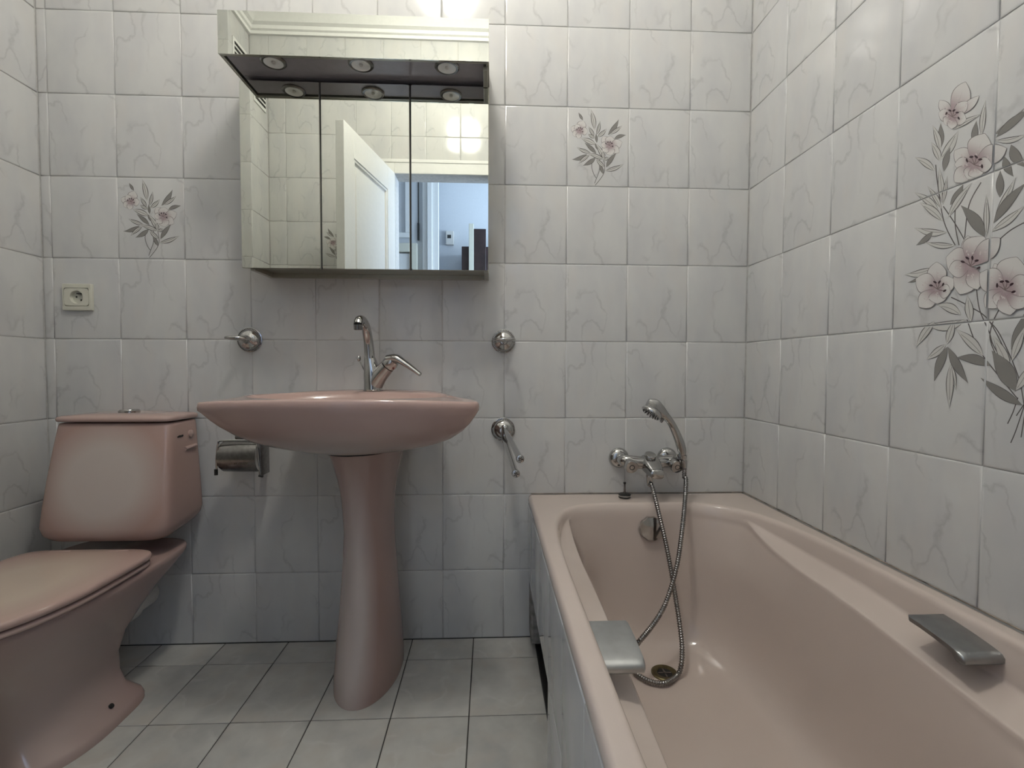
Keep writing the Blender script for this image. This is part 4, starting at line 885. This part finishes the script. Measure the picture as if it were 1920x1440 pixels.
def hand_shower():
    YH = -0.105
    q = lambda u, v, Y=YH: at(u, v, Y=Y)
    base = q(1279, 862); root = empty('hand_shower', base); tag(root, 'chrome hand shower resting in the mixer cradle, its ribbed hose looped in the tub', 'shower')
    C8 = lambda x, y, Y=YH: at(1120+x/6.545, 740+y/6.545, Y=Y)
    hp = spline([C8(1045, 745), C8(1040, 690), C8(1015, 600), C8(965, 470), C8(900, 340), C8(830, 255, YH-0.004), C8(770, 205, YH-0.008), C8(690, 150, YH-0.012), C8(610, 115, YH-0.014)], 6)
    rad = spl([0.0105, 0.0130, 0.0138, 0.0125, 0.0115, 0.0125, 0.016, 0.018, 0.011], 6); n = len(hp)
    fl = []
    for i in range(n):
        t = i/(n-1); fl.append((1.0, 1.0) if t < 0.55 else (1-0.15*(t-0.55)/0.45, 1+0.55*(t-0.55)/0.45))
    W(MB().tube(hp, rad, 20, flat=fl), 'handle', M_CHROME, root)
    # spray face looking down to the left
    fc = C8(665, 228, YH-0.014); ax = Vector((-0.60, -0.12, -0.79)).normalized()
    hd_ = W(MB().lathe([(0.014, -0.018), (0.025, -0.014), (0.032, -0.006), (0.0340, 0.0), (0.033, 0.003), (0.030, 0.004), (0.0003, 0.0045)], fc, ax, 30), 'spray_head', M_CHROME, root)
    nz = MB(); a1 = ax.cross(Vector((0, 1, 0))).normalized(); b1 = ax.cross(a1)
    for r, m_ in ((0.009, 6), (0.017, 11), (0.0255, 16)):
        for k in range(m_): c = fc+ax*0.0042+(a1*math.cos(2*PI*k/m_)+b1*math.sin(2*PI*k/m_))*r; nz.tube([c, c+ax*0.003], 0.0017, 6)
    W(nz, 'nozzles', M_RUBBER, hd_)
    W(MB().tube([C8(805, 290), C8(790, 318), C8(780, 342)], [0.005, 0.005, 0.0035], 10), 'selector_tab', M_CHROME_D, hd_)
    W(MB().tube([C8(1050, 740), C8(1052, 790)], [0.0125, 0.0105], 18), 'connector', M_CHROME, root)
    # hose
    D6 = lambda x, y: (960+x/2.667, 900+y/2.667)
    P = [Vector((mcx-0.004, -0.082, mz-0.046)), Vector((mcx-0.004, -0.086, mz-0.070))]
    for (x, y), Y in (((700, 30), -0.118), ((735, 170), -0.155), ((770, 320), -0.190), ((795, 450), -0.215), ((818, 590), -0.240), ((838, 720), -0.268), ((850, 830), -0.295), ((848, 915), -0.322)): P.append(at(*D6(x, y), Y=Y))
    for x, y in ((828, 975), (770, 1014), (700, 1010), (630, 975)): P.append(at(*D6(x, y), Z=0.0715))
    for (x, y), zz in (((590, 920), 0.080), ((592, 865), 0.098)): P.append(at(*D6(x, y), Z=zz))
    for (x, y), Y in (((630, 815), -0.345), ((700, 730), -0.315), ((757, 640), -0.285), ((798, 530), -0.262), ((830, 400), -0.235), ((852, 240), -0.195), ((865, 100), -0.150), ((870, 0), -0.118)): P.append(at(*D6(x, y), Y=Y))
    P += [C8(1068, 1010, YH-0.002), C8(1070, 900, YH-0.001), C8(1060, 800)]
    S = spline(P, 40)
    # resample evenly and rib
    pts = [S[0]]; step = 0.0016; acc = 0
    for a_, b_ in zip(S, S[1:]):
        d = (b_-a_).length; t = step-acc
        while t < d: pts.append(a_+(b_-a_)*(t/d)); t += step
        acc = d-(t-step)
    rad = [0.0062+0.0009*(1 if (i//2) % 2 else -0.6) for i in range(len(pts))]
    hose = W(MB().tube(pts, rad, 10), 'hose', M_CHROME_D, root, True, 80); hose['label'] = 'ribbed metal shower hose'
    W(MB().tube([P[0]+Vector((0, 0, 0.004)), P[0]+(P[1]-P[0])*0.6, P[1]+(P[1]-P[0])*0.15], [0.0115, 0.0105, 0.0075], 18), 'lower_ferrule', M_CHROME, hose)
    W(MB().tube([P[-2], P[-2]+(P[-1]-P[-2])*0.5, P[-1]], [0.0075, 0.0095, 0.0100], 18), 'upper_ferrule', M_CHROME, hose)
hand_shower()
sc = at(1166, 933, Z=RIM+0.001); sc.y = min(sc.y, -0.030); sc.x = 0.5835
root = empty('bath_stopper', (sc.x, sc.y, RIM+0.0005)); tag(root, 'black and chrome bath stopper standing on the tub rim below the mixer', 'stopper')
MB().lathe([(0.017, 0), (0.019, 0.002), (0.019, 0.005), (0.017, 0.006)], (0, 0, 0), seg=26).lathe([(0.0175, 0.0085), (0.0195, 0.0095), (0.0195, 0.0125), (0.014, 0.015), (0.0003, 0.0155)], (0, 0, 0), seg=26).build('rubber_disc', M_RUBBER, root)
MB().lathe([(0.0185, 0.0058), (0.0185, 0.0088)], (0, 0, 0), seg=26).build('chrome_band', M_CHROME, root)
MB().tube([(0, 0, 0.014), (0, 0, 0.030), (0, 0, 0.044)], [0.0038, 0.0030, 0.0026], 10).build('rod', M_CHROME_D, root)
MB().lathe([(0.0025, 0.0435), (0.0045, 0.046), (0.0045, 0.050), (0.0003, 0.051)], (0, 0, 0), seg=12).build('tip', M_RUBBER, root)

# ------------------------------------------------------------------ ceiling lamp
root = empty('ceiling_lamp', (-0.03, -0.80, ZC)); tag(root, 'round white glass ceiling lamp lighting the bathroom', 'lamp')
MB().lathe([(0.075, 0.0), (0.075, -0.012), (0.055, -0.03), (0.04, -0.07), (0.045, -0.10), (0.0003, -0.10)], (0, 0, 0), seg=32).build('canopy', M_WHITE, root)
MB().ball((0, 0, -0.20), 0.105, 3, (1.0, 1.0, 0.92)).build('globe', M_GLOBE, root)
